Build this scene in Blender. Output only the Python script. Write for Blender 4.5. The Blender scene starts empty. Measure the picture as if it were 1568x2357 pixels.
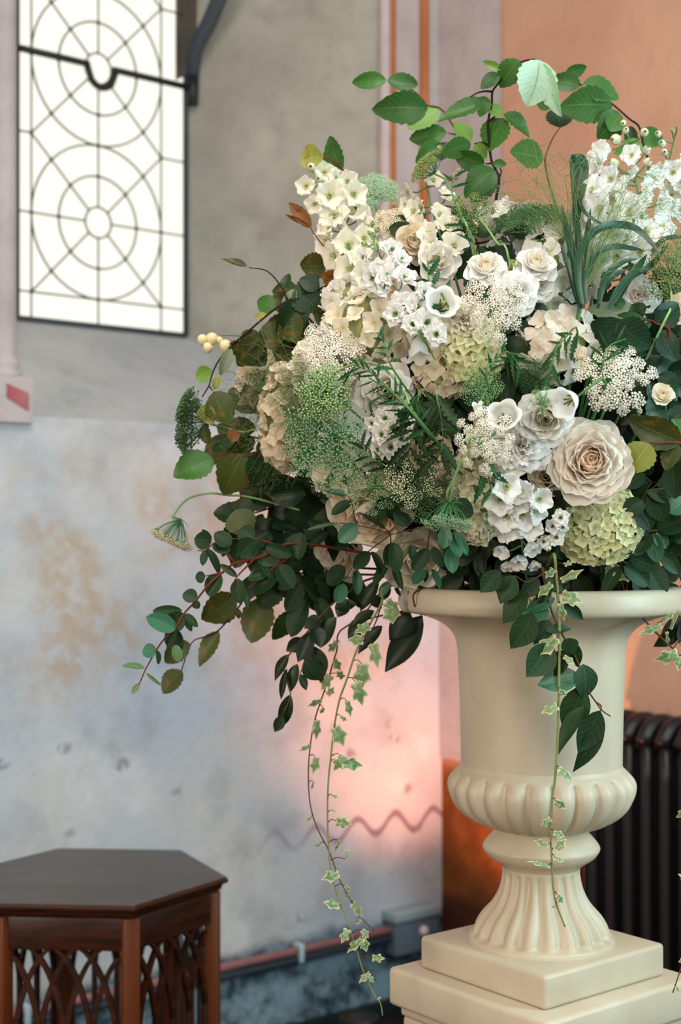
import bpy, bmesh, math, random
from mathutils import Vector, Matrix, Quaternion
random.seed(7)
V = Vector; PI = math.pi; R = math.radians
sin, cos = math.sin, math.cos
scene = bpy.context.scene
COL = scene.collection

# ------------------------------------------------------------------ camera
F = 50.0 / 36.0 * 2357.0          # focal length in photo pixels
HY = 1240.0                       # horizon row
CAMZ = 1.45
CAM = V((0, 0, CAMZ))
D = 2.30                          # distance of the urn's axis
cd = bpy.data.cameras.new('camera'); cam = bpy.data.objects.new('camera', cd); COL.objects.link(cam)
cam.location = CAM; cam.rotation_euler = (PI / 2, 0, 0)
cd.sensor_fit = 'VERTICAL'; cd.sensor_height = 36; cd.sensor_width = 24; cd.lens = 50
cd.shift_y = (HY - 2357 / 2) / 2357
cd.clip_start = .05
cd.dof.use_dof = True; cd.dof.focus_distance = 2.04; cd.dof.aperture_fstop = 3.6
scene.camera = cam

# ------------------------------------------------------------------ sky, lights, exposure
w = bpy.data.worlds.new('world'); scene.world = w; w.use_nodes = True
bg = w.node_tree.nodes['Background']; bg.inputs[0].default_value = (1.0, .965, .90, 1); bg.inputs[1].default_value = 1.3
def light(name, kind, loc, target, energy, color, **kw):
    d = bpy.data.lights.new(name, kind); o = bpy.data.objects.new(name, d); COL.objects.link(o)
    o.location = loc; d.energy = energy; d.color = color
    o.rotation_euler = (V(target) - V(loc)).to_track_quat('-Z', 'Y').to_euler()
    for k, v in kw.items(): setattr(d, k, v)
    return o
# tall windows of the hall on the right (cool daylight), warm hall lamps on the left, plus added fills
light('hall_window_light', 'AREA', (2.25, 1.5, 1.9), (.35, 2.3, 1.3), 58, (.56, .91, 1.0), shape='RECTANGLE', size=.8, size_y=1.6)
light('added_top_fill', 'AREA', (.2, .9, 4.3), (.3, 2.2, 1.6), 80, (1.0, .97, .92), shape='RECTANGLE', size=1.6, size_y=1.4)  # added overhead fill for the flowers, the ceiling has no opening
light('added_front_fill', 'AREA', (.7, -1.5, 2.5), (.35, 2.3, 1.55), 80, (1.0, .95, .84), shape='RECTANGLE', size=1.3, size_y=1.8)  # added fill from behind the camera to brighten the flower fronts
light('hall_lamp_light', 'AREA', (-2.6, .3, 1.4), (.3, 2.3, .9), 32, (1.0, .70, .42), shape='DISK', size=.8)
light('added_left_fill', 'AREA', (-3.2, -.6, 2.2), (-.6, 4.0, 1.0), 40, (.80, .90, 1.0), shape='RECTANGLE', size=1.0, size_y=2.0)  # added cool fill for the window wall, no window stands there
scene.cycles.max_bounces = 7; scene.cycles.diffuse_bounces = 4; scene.cycles.glossy_bounces = 2; scene.cycles.transmission_bounces = 4; scene.cycles.transparent_max_bounces = 8
scene.view_settings.view_transform = 'Standard'; scene.view_settings.look = 'None'
scene.view_settings.exposure = 0.0; scene.view_settings.gamma = 1.0
scene.view_settings.use_curve_mapping = False

# ------------------------------------------------------------------ helpers
def P(x, y, d):                    # photo pixel at a given distance -> point in the place
    return V(((x - 784) * d / F, d, CAMZ - (y - HY) * d / F))
def srgb(h):
    h = h.lstrip('#'); c = [int(h[i:i + 2], 16) / 255 for i in (0, 2, 4)]
    return tuple(((v + .055) / 1.055) ** 2.4 if v > .04045 else v / 12.92 for v in c) + (1,)
WM = {}                            # world matrix of every object built
def new(name, mesh, M=None, parent=None):
    o = bpy.data.objects.new(name, mesh); COL.objects.link(o)
    M = M if M is not None else Matrix.Identity(4)
    WM[o] = M
    if parent is not None:
        o.parent = parent; o.matrix_basis = WM[parent].inverted() @ M
    else:
        o.matrix_basis = M
    return o
def thing(name, label, cat, loc, group=None):
    o = new(name, None, Matrix.Translation(loc)); o.empty_display_size = .02
    o['label'] = label; o['category'] = cat
    if group: o['group'] = group
    return o
def tag(o, label, cat, group=None):
    o['label'] = label; o['category'] = cat
    if group: o['group'] = group
    return o
def struct(o, label=None):
    o['kind'] = 'structure'
    if label: o['label'] = label
    return o
def mesh(name, verts, faces, mat, uvs=None, smooth=True):
    m = bpy.data.meshes.new(name); m.from_pydata([tuple(v) for v in verts], [], faces)
    if uvs is not None:
        ul = m.uv_layers.new(name='UVMap')
        vi = [0] * len(m.loops); m.loops.foreach_get('vertex_index', vi)
        flat = []
        for i in vi: flat += uvs[i]
        ul.data.foreach_set('uv', flat)
    if smooth: m.polygons.foreach_set('use_smooth', [True] * len(m.polygons))
    if mat: m.materials.append(mat)
    m.update()
    return m
def frame(z, up=V((0, 0, 1))):     # orthonormal basis with given z
    z = z.normalized(); x = up.cross(z)
    if x.length < 1e-4: x = V((1, 0, 0)).cross(z)
    x.normalize(); y = z.cross(x)
    return x, y, z
def mat4(x, y, z, t):
    return Matrix(((x[0], y[0], z[0], t[0]), (x[1], y[1], z[1], t[1]), (x[2], y[2], z[2], t[2]), (0, 0, 0, 1)))
def smooth_path(pts, sub=4):
    if len(pts) < 3: return [V(p) for p in pts]
    q = [V(pts[0]) * 2 - V(pts[1])] + [V(p) for p in pts] + [V(pts[-1]) * 2 - V(pts[-2])]
    out = []
    for i in range(1, len(q) - 2):
        a, b, c, d = q[i - 1], q[i], q[i + 1], q[i + 2]
        for k in range(sub):
            t = k / sub
            out.append(.5 * ((2 * b) + (c - a) * t + (2 * a - 5 * b + 4 * c - d) * t * t + (3 * b - a - 3 * c + d) * t ** 3))
    out.append(V(pts[-1])); return out
def tube_vf(pts, r0, r1, seg=5, sub=4, vo=0, cap=True):
    p = smooth_path(pts, sub); n = len(p); vs = []; fs = []
    t = (p[1] - p[0]).normalized(); x, y, _ = frame(t)
    for i in range(n):
        t2 = (p[min(i + 1, n - 1)] - p[max(i - 1, 0)])
        if t2.length > 1e-9:
            t2.normalize(); qd = t.rotation_difference(t2); x = qd @ x; y = qd @ y; t = t2
        r = r0 + (r1 - r0) * i / (n - 1)
        for k in range(seg):
            a = 2 * PI * k / seg; vs.append(p[i] + x * (r * cos(a)) + y * (r * sin(a)))
        if i:
            for k in range(seg):
                k2 = (k + 1) % seg
                fs.append((vo + (i - 1) * seg + k, vo + (i - 1) * seg + k2, vo + i * seg + k2, vo + i * seg + k))
    if cap:
        fs.append(tuple(vo + k for k in range(seg))[::-1]); fs.append(tuple(vo + (n - 1) * seg + k for k in range(seg)))
    return vs, fs
def tube(name, pts, r0, r1, mat, parent=None, seg=5, sub=4):
    org = WM[parent].translation if parent is not None else V((0, 0, 0))
    vs, fs = tube_vf([V(p) - org for p in pts], r0, r1, seg, sub)
    return new(name, mesh(name, vs, fs, mat), Matrix.Translation(org), parent)
def tubes(name, paths, mat, parent, seg=3, sub=3):
    org = WM[parent].translation; vs = []; fs = []
    for pts, r0, r1 in paths:
        a, b = tube_vf([V(p) - org for p in pts], r0, r1, seg, sub, len(vs), False); vs += a; fs += b
    return new(name, mesh(name, vs, fs, mat), Matrix.Translation(org), parent)
def box_mesh(name, a, b, mat, bev=0.0, seg=2):
    bm = bmesh.new(); bmesh.ops.create_cube(bm, size=1)
    for v in bm.verts:
        v.co = V([(a[i] + b[i]) / 2 + v.co[i] * (b[i] - a[i]) for i in range(3)])
    if bev: bmesh.ops.bevel(bm, geom=list(bm.edges), offset=bev, segments=seg, affect='EDGES', profile=.5)
    m = bpy.data.meshes.new(name); bm.to_mesh(m); bm.free(); m.materials.append(mat)
    if bev: m.polygons.foreach_set('use_smooth', [True] * len(m.polygons))
    return m
def lathe_mesh(name, prof, mat, n=96, rad=None):   # prof: (r, z); rad(theta, i) -> radius factor
    vs = []; fs = []
    for i, (r, z) in enumerate(prof):
        for k in range(n):
            a = 2 * PI * k / n; rr = r * (rad(a, i) if rad else 1)
            vs.append((rr * cos(a), rr * sin(a), z))
        if i:
            for k in range(n):
                k2 = (k + 1) % n
                fs.append(((i - 1) * n + k, (i - 1) * n + k2, i * n + k2, i * n + k))
    return mesh(name, vs, fs, mat)

# ------------------------------------------------------------------ materials
class NT:
    def __init__(s, name):
        s.m = bpy.data.materials.new(name); s.m.use_nodes = True
        s.t = s.m.node_tree; s.n = s.t.nodes; s.b = s.n['Principled BSDF']; s.out = s.n['Material Output']
    def add(s, typ, **kw):
        n = s.n.new(typ)
        for k, v in kw.items(): setattr(n, k, v)
        return n
    def link(s, a, b): s.t.links.new(a, b)
    def setin(s, sock, v):
        if hasattr(v, 'is_linked') or isinstance(v, bpy.types.NodeSocket): s.link(v, sock)
        else: sock.default_value = v
    def math(s, op, a, b=0.0, c=None, clamp=False):
        n = s.add('ShaderNodeMath', operation=op, use_clamp=clamp)
        s.setin(n.inputs[0], a); s.setin(n.inputs[1], b)
        if c is not None: s.setin(n.inputs[2], c)
        return n.outputs[0]
    def mix(s, f, a, b, mode='MIX'):
        n = s.add('ShaderNodeMix', data_type='RGBA', blend_type=mode)
        s.setin(n.inputs[0], f); s.setin(n.inputs[6], a); s.setin(n.inputs[7], b)
        return n.outputs[2]
    def noise(s, vec, scale, detail=3, rough=.55, dist=0):
        n = s.add('ShaderNodeTexNoise'); s.link(vec, n.inputs['Vector'])
        n.inputs['Scale'].default_value = scale; n.inputs['Detail'].default_value = detail
        n.inputs['Roughness'].default_value = rough; n.inputs['Distortion'].default_value = dist
        return n.outputs['Fac']
    def ramp(s, f, a, b):             # smooth step of f between a and b -> 0..1
        n = s.add('ShaderNodeMapRange', interpolation_type='SMOOTHSTEP'); s.setin(n.inputs[0], f)
        n.inputs[1].default_value = a; n.inputs[2].default_value = b
        return n.outputs[0]
    def bump(s, h, strength, dist=.002):
        n = s.add('ShaderNodeBump'); s.link(h, n.inputs['Height']); n.inputs['Strength'].default_value = strength
        n.inputs['Distance'].default_value = dist; s.link(n.outputs[0], s.b.inputs['Normal'])
    def coord(s, which='Object'): return s.add('ShaderNodeTexCoord').outputs[which]
    def pos(s): return s.add('ShaderNodeNewGeometry').outputs['Position']
    def map(s, vec, scale):
        n = s.add('ShaderNodeMapping'); s.link(vec, n.inputs[0]); n.inputs['Scale'].default_value = scale; return n.outputs[0]
def plain(name, col, rough=.6, spec=.3, metal=0, noise=0, nscale=20, bump=0):
    k = NT(name); c = srgb(col) if isinstance(col, str) else col
    if noise or bump:
        f = k.noise(k.coord(), nscale, 4)
        if noise:
            dk = tuple(v * (1 - noise) for v in c[:3]) + (1,); lt = tuple(min(1, v * (1 + noise)) for v in c[:3]) + (1,)
            k.link(k.mix(f, dk, lt), k.b.inputs['Base Color'])
        else: k.b.inputs['Base Color'].default_value = c
        if bump: k.bump(f, bump)
    else: k.b.inputs['Base Color'].default_value = c
    k.b.inputs['Roughness'].default_value = rough; k.b.inputs['Specular IOR Level'].default_value = spec; k.b.inputs['Metallic'].default_value = metal
    return k.m
# ================================================================== the room
# window wall: runs away to the right; s along it, z up, e = depth into the wall
WU = V((.780, .625, 0)).normalized(); WN = V((WU.y, -WU.x, 0))      # WN points into the room
W0 = V((.02, 4.28, 0))
def wp(s, z, e=0.0): return W0 + WU * s - WN * e + V((0, 0, z))
def hit(px, py, e=0.0):            # where the photo's ray meets the plane at depth e -> (s, z)
    d = V(((px - 784) / F, 1, (HY - py) / F)); o = W0 - WN * e
    t = (o - V((0, 0, 0))).dot(WN) / d.dot(WN)
    p = d * t
    return (p - o).dot(WU), p.z + CAMZ
SC = hit(1017, 1500)[0]            # room corner
CORNER = wp(SC, 0)
RU = V((WU.y, -WU.x, 0))           # right wall: runs from the corner towards the viewer
def rp(s, z, e=0.0): return CORNER + RU * s + WU * e + V((0, 0, z))   # e>0 into the wall
def rhit(px, py, e=0.0):
    d = V(((px - 784) / F, 1, (HY - py) / F)); o = CORNER + WU * e
    t = o.dot(WU) / d.dot(WU); p = d * t
    return (p - o).dot(RU), p.z + CAMZ

ZD = hit(700, 2165)[1]             # top of the dark painted dado
ZW = hit(800, 1912)[1]             # painted wave line
def wall_material():
    k = NT('old_limewash_plaster')
    p = k.pos(); sep = k.add('ShaderNodeSeparateXYZ'); k.link(p, sep.inputs[0])
    X, Y, Z = sep.outputs
    s = k.math('ADD', k.math('MULTIPLY', k.math('SUBTRACT', X, W0.x), WU.x), k.math('MULTIPLY', k.math('SUBTRACT', Y, W0.y), WU.y))
    base = k.mix(k.ramp(k.noise(p, 1.6, 4), .35, .65), srgb('#b0b9c6'), srgb('#c0bfbf'))
    base = k.mix(k.math('MULTIPLY', k.ramp(k.noise(p, 5, 6, .65), .42, .72), .45), base, srgb('#85878a'))
    # worn ochre patches in the middle band
    band = k.math('MULTIPLY', k.ramp(Z, .93, 1.12), k.math('SUBTRACT', 1, k.ramp(Z, 1.58, 1.72)))
    vo = k.add('ShaderNodeTexVoronoi'); k.link(k.map(p, (3.2, 3.2, 4.2)), vo.inputs['Vector']); vo.inputs['Scale'].default_value = 1.9; vo.inputs['Randomness'].default_value = .9
    och = k.math('MULTIPLY', k.ramp(k.noise(p, 2.6, 3, .5), .44, .60), k.ramp(k.noise(p, 22, 6, .7), .30, .62))
    base = k.mix(k.math('MULTIPLY', k.math('MULTIPLY', och, band), .62), base, srgb('#ab8c68'))
    base = k.mix(k.math('MULTIPLY', k.ramp(k.noise(p, 3.1, 5, .6), .58, .72), .5), base, srgb('#cfd3d8'))
    # faded purple wave of an old painted frieze, with little flower spots
    ph = k.math('MULTIPLY', s, 2 * PI / .155)
    wz = k.math('ADD', k.math('MULTIPLY', k.math('SINE', ph), .028), ZW)
    wz = k.math('ADD', wz, k.math('MULTIPLY', k.math('SUBTRACT', k.noise(p, 7, 2), .5), .03))
    dd = k.math('ABSOLUTE', k.math('SUBTRACT', Z, wz))
    ln = k.math('MULTIPLY', k.math('SUBTRACT', 1, k.ramp(dd, .006, .016)), k.ramp(k.noise(p, 3.5, 2), .30, .46))
    ln = k.math('MULTIPLY', ln, k.ramp(s, -.55, .15))
    base = k.mix(k.math('MULTIPLY', ln, .75), base, srgb('#6d4a5e'))
    sp = k.math('MULTIPLY', k.math('SUBTRACT', 1, k.ramp(vo.outputs['Distance'], .08, .20)), k.ramp(k.noise(p, 40, 2), .40, .55))
    low = k.math('MULTIPLY', k.math('SUBTRACT', 1, k.ramp(Z, .95, 1.0)), k.ramp(Z, ZD, ZD + .05))
    base = k.mix(k.math('MULTIPLY', k.math('MULTIPLY', sp, low), .6), base, srgb('#6a5a6c'))
    # dark blue scuffed dado
    zz = k.math('ADD', Z, k.math('MULTIPLY', k.math('SUBTRACT', k.noise(p, 9, 4), .5), .09))
    dado = k.math('SUBTRACT', 1, k.ramp(zz, ZD - .02, ZD + .035))
    dcol = k.mix(k.ramp(k.noise(p, 8, 6, .7), .38, .64), srgb('#26333f'), srgb('#7f95a0'))
    base = k.mix(dado, base, dcol)
    k.link(base, k.b.inputs['Base Color']); k.b.inputs['Roughness'].default_value = .85; k.b.inputs['Specular IOR Level'].default_value = .15
    k.bump(k.noise(p, 28, 5, .7), .35, .01)
    return k.m
def plaster(name, c1, c2, c3, sc=3.0):
    k = NT(name); p = k.pos()
    b = k.mix(k.ramp(k.noise(p, sc, 5, .6), .32, .68), srgb(c1), srgb(c2))
    b = k.mix(k.math('MULTIPLY', k.ramp(k.noise(p, sc * 3.1, 6, .7), .45, .75), .5), b, srgb(c3))
    k.link(b, k.b.inputs['Base Color']); k.b.inputs['Roughness'].default_value = .85; k.b.inputs['Specular IOR Level'].default_value = .15
    k.bump(k.noise(p, 25, 5, .7), .3, .01)
    return k.m
def terracotta():
    k = NT('terracotta_wall_paint'); p = k.pos(); sep = k.add('ShaderNodeSeparateXYZ'); k.link(p, sep.inputs[0]); Z = sep.outputs[2]
    b = k.mix(k.ramp(k.noise(p, 2.2, 5, .6), .32, .68), srgb('#bd8f78'), srgb('#c99d85'))
    b = k.mix(k.math('MULTIPLY', k.ramp(k.noise(p, 7, 6, .7), .5, .75), .35), b, srgb('#a98577'))
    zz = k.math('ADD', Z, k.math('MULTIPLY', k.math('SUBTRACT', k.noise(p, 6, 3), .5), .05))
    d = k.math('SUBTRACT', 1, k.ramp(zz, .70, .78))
    dc = k.mix(k.ramp(k.noise(p, 9, 5, .7), .35, .7), srgb('#6b3a17'), srgb('#8f5423'))  # orange glow of the uplight put into the lower wall's colour
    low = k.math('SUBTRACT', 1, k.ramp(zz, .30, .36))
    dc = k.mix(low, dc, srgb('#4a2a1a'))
    k.link(k.mix(d, b, dc), k.b.inputs['Base Color']); k.b.inputs['Roughness'].default_value = .8; k.b.inputs['Specular IOR Level'].default_value = .2
    k.bump(k.noise(p, 25, 5, .7), .3, .01)
    return k.m
M_WALL = wall_material()
M_SPLAY = plaster('grey_splay_plaster', '#8f8b82', '#a29d94', '#78736a')
M_SILL = plaster('grey_sill_plaster', '#a0a2a4', '#b0b0b1', '#868b8c', 2.2)
M_SHAFT = plaster('pale_shaft_plaster', '#aaa1a2', '#b8afb0', '#958a89')
M_ORANGE = plaster('orange_glow_plaster', '#9c5f38', '#a96c46', '#824e30')  # orange light caught between the mouldings, put into the roll colour
M_RED = plaster('worn_red_paint', '#a05058', '#a8646a', '#9a8a88', 20)
M_TERRA = terracotta()
M_IRON = plain('black_iron', '#15201f', .5, .4)
M_LEAD = plain('window_lead', '#4a4f4a', .5, .4)
M_SLATE = plain('slate_blue_paint', '#3b444c', .7, .2, noise=.2, nscale=12)
M_FLOOR = plain('dark_floor_boards', '#1d1a19', .5, .3, noise=.3, nscale=8)

def quad(name, pts, mat, thick=None):
    return new(name, mesh(name, pts, [(0, 1, 2, 3)], mat, smooth=False))
def slab(name, pts, off, mat):      # quad extruded by vector off
    pts = [V(p) for p in pts]; o = V(off); vs = pts + [p + o for p in pts]
    fs = [(0, 1, 2, 3), (7, 6, 5, 4), (0, 4, 5, 1), (1, 5, 6, 2), (2, 6, 7, 3), (3, 7, 4, 0)]
    return new(name, mesh(name, vs, fs, mat, smooth=False))

TOPZ = 4.6
E = .42                             # depth of the window plane
sr = hit(886, 300)[0]               # right arris of the splayed reveal
swl, swr = hit(33, 500, E)[0], hit(421, 500, E)[0]     # window opening
zsill_in = hit(228, 753, E)[1]      # window bottom
zsill_out = hit(150, 962)[1]        # sill arris on the wall face
sl = hit(-160, 900)[0]              # reveal continues left behind the mullion column
# wall below the sill, wall right of the reveal, wall left
struct(slab('wall_window', [wp(-3.2, 0), wp(SC, 0), wp(SC, zsill_out), wp(-3.2, zsill_out)], -WN * .25, M_WALL), 'old grey limewashed wall with ochre stains and dark dado')
struct(slab('wall_window', [wp(sr, zsill_out), wp(SC, zsill_out), wp(SC, TOPZ), wp(sr, TOPZ)], -WN * .25, M_SHAFT), 'narrow pale plaster wall beside the window reveal')
struct(slab('wall_reveal', [wp(sr, zsill_out), wp(swr, zsill_in, E), wp(swr, TOPZ, E), wp(sr, TOPZ)], WU * .15 - WN * .03, M_SPLAY), 'splayed grey plaster reveal right of the leaded window')
struct(slab('window_sill', [wp(-3.2, zsill_out), wp(sr, zsill_out), wp(swr, zsill_in, E), wp(-3.2, zsill_in, E)], V((0, 0, -.04)) - WN * .06, M_SILL), 'steep sloping grey plaster sill under the leaded window')
# room beyond the mullion: pier that carries the left column
scol = hit(8, 800, .05)[0]
colr = (hit(35, 500, .05)[0] - scol)
col = struct(thing('column_mullion', 'pale plaster column beside the leaded window with red painted base block', 'column', wp(scol, zsill_out, .05)))
zb = hit(20, 852, .05)[1]
new('column_shaft', lathe_mesh('column_shaft', [(colr, 0), (colr, TOPZ - zb)], M_SHAFT, 32), Matrix.Translation(wp(scol, zb, .05)), col)
ht = zb - hit(20, 872, .05)[1]
new('column_base', lathe_mesh('column_base', [(colr * 1.28, -ht * 1.0), (colr * 1.45, -ht * .8), (colr * 1.42, -ht * .4), (colr * 1.12, -ht * .1), (colr * 1.2, ht * .2), (colr * 1.28, ht * .6), (colr * 1.2, ht * 1.0), (colr, ht * 1.4)], M_SHAFT, 32), Matrix.Translation(wp(scol, zb, .05)), col)
zk = zb - ht; sb1 = hit(76, 900, -.02)[0]
bb = slab('base_block', [wp(scol - .3, zsill_out - .02, -.02), wp(sb1, zsill_out - .02, -.02), wp(sb1, zk, -.02), wp(scol - .3, zk, -.02)], -WN * .3, M_SHAFT)
def reparent(o, p): o.parent = p; o.matrix_basis = WM[p].inverted() @ WM[o]; return o
reparent(bb, col)
rs0, rz0 = hit(16, 882, -.023); rs1, rz1 = hit(66, 945, -.023)
reparent(slab('red_paint_patch', [wp(rs0, rz1 + .03, -.022), wp(rs1, rz1, -.022), wp(rs1, rz0 - .022, -.022), wp(rs0, rz0, -.022)], WN * .002, M_RED), col)
# back wall left of the mullion column
struct(slab('wall_left', [wp(-3.2, zsill_in - .1, E), wp(swl - .02, zsill_in - .1, E), wp(swl - .02, TOPZ, E), wp(-3.2, TOPZ, E)], -WN * .2, M_SPLAY), 'plaster wall left of the leaded window')
# vaulting shaft corbelled out in the corner
sh0, sh1 = hit(886, 300)[0], SC
zc = hit(980, 1180)[1]
e1 = rhit(1146, 250, -.02)[0]
shaft = struct(thing('corner_pier', 'pale plaster pier with two rolls coloured as orange light in the room corner', 'pier', wp(SC, zc, 0)))
so1 = hit(905, 300)[0]; so2 = hit(975, 300)[0]
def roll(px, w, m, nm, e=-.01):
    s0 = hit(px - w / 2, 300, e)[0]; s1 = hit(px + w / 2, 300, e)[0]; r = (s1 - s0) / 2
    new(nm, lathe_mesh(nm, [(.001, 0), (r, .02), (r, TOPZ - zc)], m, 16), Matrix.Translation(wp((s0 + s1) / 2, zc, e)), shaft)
roll(886, 20, M_SHAFT, 'edge_roll', -.005); roll(902, 15, M_ORANGE, 'orange_glow_roll', -.004); roll(977, 17, M_ORANGE, 'orange_glow_roll', -.008)
# pier face between the roll and the terracotta wall: a flat pilaster standing in the corner
zf_ = .755
a0 = hit(1013, 300, -.003); q0 = wp(a0[0], zf_, -.003)
q1 = rp(e1, zf_, -.004)
vs = [q0, q1, CORNER + V((0, 0, zf_))]; up = V((0, 0, TOPZ - zf_))
vs = vs + [v + up for v in vs]
reparent(new('pier_face', mesh('pier_face', vs, [(0, 1, 4, 3), (1, 2, 5, 4), (2, 0, 3, 5), (0, 2, 1), (3, 4, 5)], M_SHAFT, smooth=False)), shaft)
# right wall, floor
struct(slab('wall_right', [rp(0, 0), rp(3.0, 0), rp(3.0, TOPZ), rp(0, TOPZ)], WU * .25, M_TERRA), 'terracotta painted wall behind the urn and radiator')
struct(slab('floor', [V((-5, -2.5, 0)), V((4, -2.5, 0)), V((4, 7, 0)), V((-5, 7, 0))], V((0, 0, -.1)), M_FLOOR), 'dark floor')
struct(slab('baseboard_window', [wp(-3.2, 0), wp(SC, 0), wp(SC, .035), wp(-3.2, .035)], WN * .03, M_IRON), 'low black skirting along the window wall')
struct(slab('ceiling', [V((-5, -2.5, TOPZ)), V((4, -2.5, TOPZ)), V((4, 7, TOPZ)), V((-5, 7, TOPZ))], V((0, 0, .1)), M_SPLAY), 'plaster ceiling high above')
struct(slab('wall_back', [V((-4.2, -1.8, 0)), V((4, -1.8, 0)), V((4, -1.8, TOPZ)), V((-4.2, -1.8, TOPZ))], V((0, -.2, 0)), M_SPLAY), 'plaster wall behind the viewer')
struct(slab('wall_side', [rp(3.0, 0), V((4, -1.8, 0)), V((4, -1.8, TOPZ)), rp(3.0, TOPZ)], V((.2, .1, 0)), M_SPLAY), 'plaster wall far to the right')
struct(slab('wall_far_left', [wp(-3.2, 0, E), V((-4.2, -1.8, 0)), V((-4.2, -1.8, TOPZ)), wp(-3.2, TOPZ, E)], V((-.2, 0, 0)), M_SPLAY), 'plaster wall far to the left')

# ------------------------------------------------------------------ leaded window
win = struct(thing('window_1', 'tall leaded window with circles and spokes, overexposed by daylight', 'window', wp((swl + swr) / 2, zsill_in, E)))
EW = E - .02
def wv(s, z, e=EW): return wp(s, z, e)
v1, v2, vm = hit(72, 500, EW)[0], hit(371, 500, EW)[0], hit(228, 500, EW)[0]
vm = (v1 + v2) / 2
cz2 = hit(229, 513, EW)[1]; cz1 = hit(229, 159, EW)[1]; pit = cz1 - cz2
RX, RZ = (v2 - v1) / 2, pit / 2
cz = [cz2, cz1, cz1 + pit]; ztop = cz[2] + RZ
ZB = zsill_in
lead_paths = []
def lead(nm, pts, r=.0035, sub=1, m=None):
    tube(nm, pts, r, r, m or M_LEAD, win, 6, sub)
def ell(c, k, a): return wv(vm + RX * k * cos(a), c + RZ * k * sin(a))
K1, K2 = .60, .20
for c in cz:
    for k in (1.0, K1, K2):
        lead('lead_ring', [ell(c, k, 2 * PI * i / 40) for i in range(41)], .0032)
    for i in range(8):
        a = i * PI / 4
        if i % 2 == 0: lead('lead_spoke', [ell(c, K2, a), ell(c, 1.0, a)], .003)
        else:
            t = (V((cos(a), sin(a))))
            lead('lead_spoke', [ell(c, K2, a), wv(vm + RX * (1 if t.x > 0 else -1), c + RZ * (1 if t.y > 0 else -1))], .003)
    for s_a, s_b in ((swl, v1), (v2, swr)):
        lead('lead_bar', [wv(s_a, c), wv(s_b, c)], .003); lead('lead_bar', [wv(s_a, c - RZ), wv(s_b, c - RZ)], .003)
    # solder joints
    jm = []
    for i in range(8):
        for k in (K1, 1.0):
            jm.append(ell(c, k, i * PI / 4))
    for sg in (-1, 1): jm.append(wv(vm + RX * sg, c - RZ))
    bm = bmesh.new()
    for p in jm: bmesh.ops.create_icosphere(bm, subdivisions=1, radius=.007, matrix=Matrix.Translation(p - WM[win].translation))
    me = bpy.data.meshes.new('solder_joints'); bm.to_mesh(me); bm.free(); me.materials.append(M_IRON)
    new('solder_joints', me, WM[win].copy(), win)
for s_ in (v1, v2): lead('lead_bar', [wv(s_, ZB), wv(s_, ztop)], .003)
lead('lead_bar', [wv(vm, ZB), wv(vm, cz2 - RZ)], .003)
lead('lead_bar', [wv(v1, cz2 - RZ), wv(v2, cz2 - RZ)], .0032)
# iron frame and the saddle bar that bends round the upper hub
for nm, a, b in (('frame_bar', (swl, ZB), (swr, ZB)), ('frame_bar', (swr, ZB), (swr, TOPZ)), ('frame_bar', (swl, ZB), (swl, TOPZ))):
    tube(nm, [wv(*a), wv(*b)],   .007, .007, M_SLATE, win, 8, 1)
eb = EW - .02; hk = K2 * 1.15
tube('saddle_bar', [wv(swl, cz1 + .0, eb), wv(vm - RX * .30, cz1, eb), wv(vm - RX * .22, cz1 - RZ * .02, eb), wv(vm - RX * .15, cz1 - RZ * .20, eb), wv(vm, cz1 - RZ * .27, eb), wv(vm + RX * .15, cz1 - RZ * .20, eb), wv(vm + RX * .22, cz1 - RZ * .02, eb), wv(vm + RX * .30, cz1, eb), wv(swr + .015, cz1, eb)], .0105, .0105, M_IRON, win, 8, 2)
tube('bar_bracket', [wv(swr + .008, cz1 - .05, eb), wv(swr + .012, cz1 + .035, eb)], .02, .02, M_IRON, win, 8, 1)
# glass
kg = NT('old_clear_glass'); tr = kg.add('ShaderNodeBsdfTransparent'); tr.inputs[0].default_value = (.97, .98, .95, 1)
gl = kg.add('ShaderNodeBsdfGlossy'); gl.inputs['Roughness'].default_value = .1
mx = kg.add('ShaderNodeMixShader'); mx.inputs[0].default_value = .05; kg.link(tr.outputs[0], mx.inputs[1]); kg.link(gl.outputs[0], mx.inputs[2]); kg.link(mx.outputs[0], kg.out.inputs[0])
M_GLASS = kg.m
def pane(pts):
    org = WM[win].translation; fr = [p - org for p in pts]; bk = [p - org - WN * .003 for p in pts]; n = len(pts)
    fs = [tuple(range(n)), tuple(range(2 * n - 1, n - 1, -1))] + [(i, i + n, (i + 1) % n + n, (i + 1) % n) for i in range(n)]
    new('pane', mesh('pane', fr + bk, fs, M_GLASS, smooth=False), WM[win].copy(), win)
for c in cz:
    pane([ell(c, K2, 2 * PI * i / 16) for i in range(16)])
    for i in range(8):
        a0, a1 = i * PI / 4, (i + 1) * PI / 4; st = [a0 + (a1 - a0) * j / 6 for j in range(7)]
        pane([ell(c, K2, a) for a in st] + [ell(c, K1, a) for a in st[::-1]])
        pane([ell(c, K1, a) for a in st] + [ell(c, 1, a) for a in st[::-1]])
    for sx in (-1, 1):
        for sz in (-1, 1):
            cn = wv(vm + RX * sx, c + RZ * sz)
            am = math.atan2(sz, sx)
            for lo in (-1, 1):
                st = [am + lo * (PI / 4) * j / 5 for j in range(6)]
                pane([cn] + [ell(c, 1, a) for a in st])
    for s_a, s_b in ((swl, v1), (v2, swr)):
        pane([wv(s_a, c - RZ), wv(s_b, c - RZ), wv(s_b, c), wv(s_a, c)]); pane([wv(s_a, c), wv(s_b, c), wv(s_b, c + RZ), wv(s_a, c + RZ)])
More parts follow.
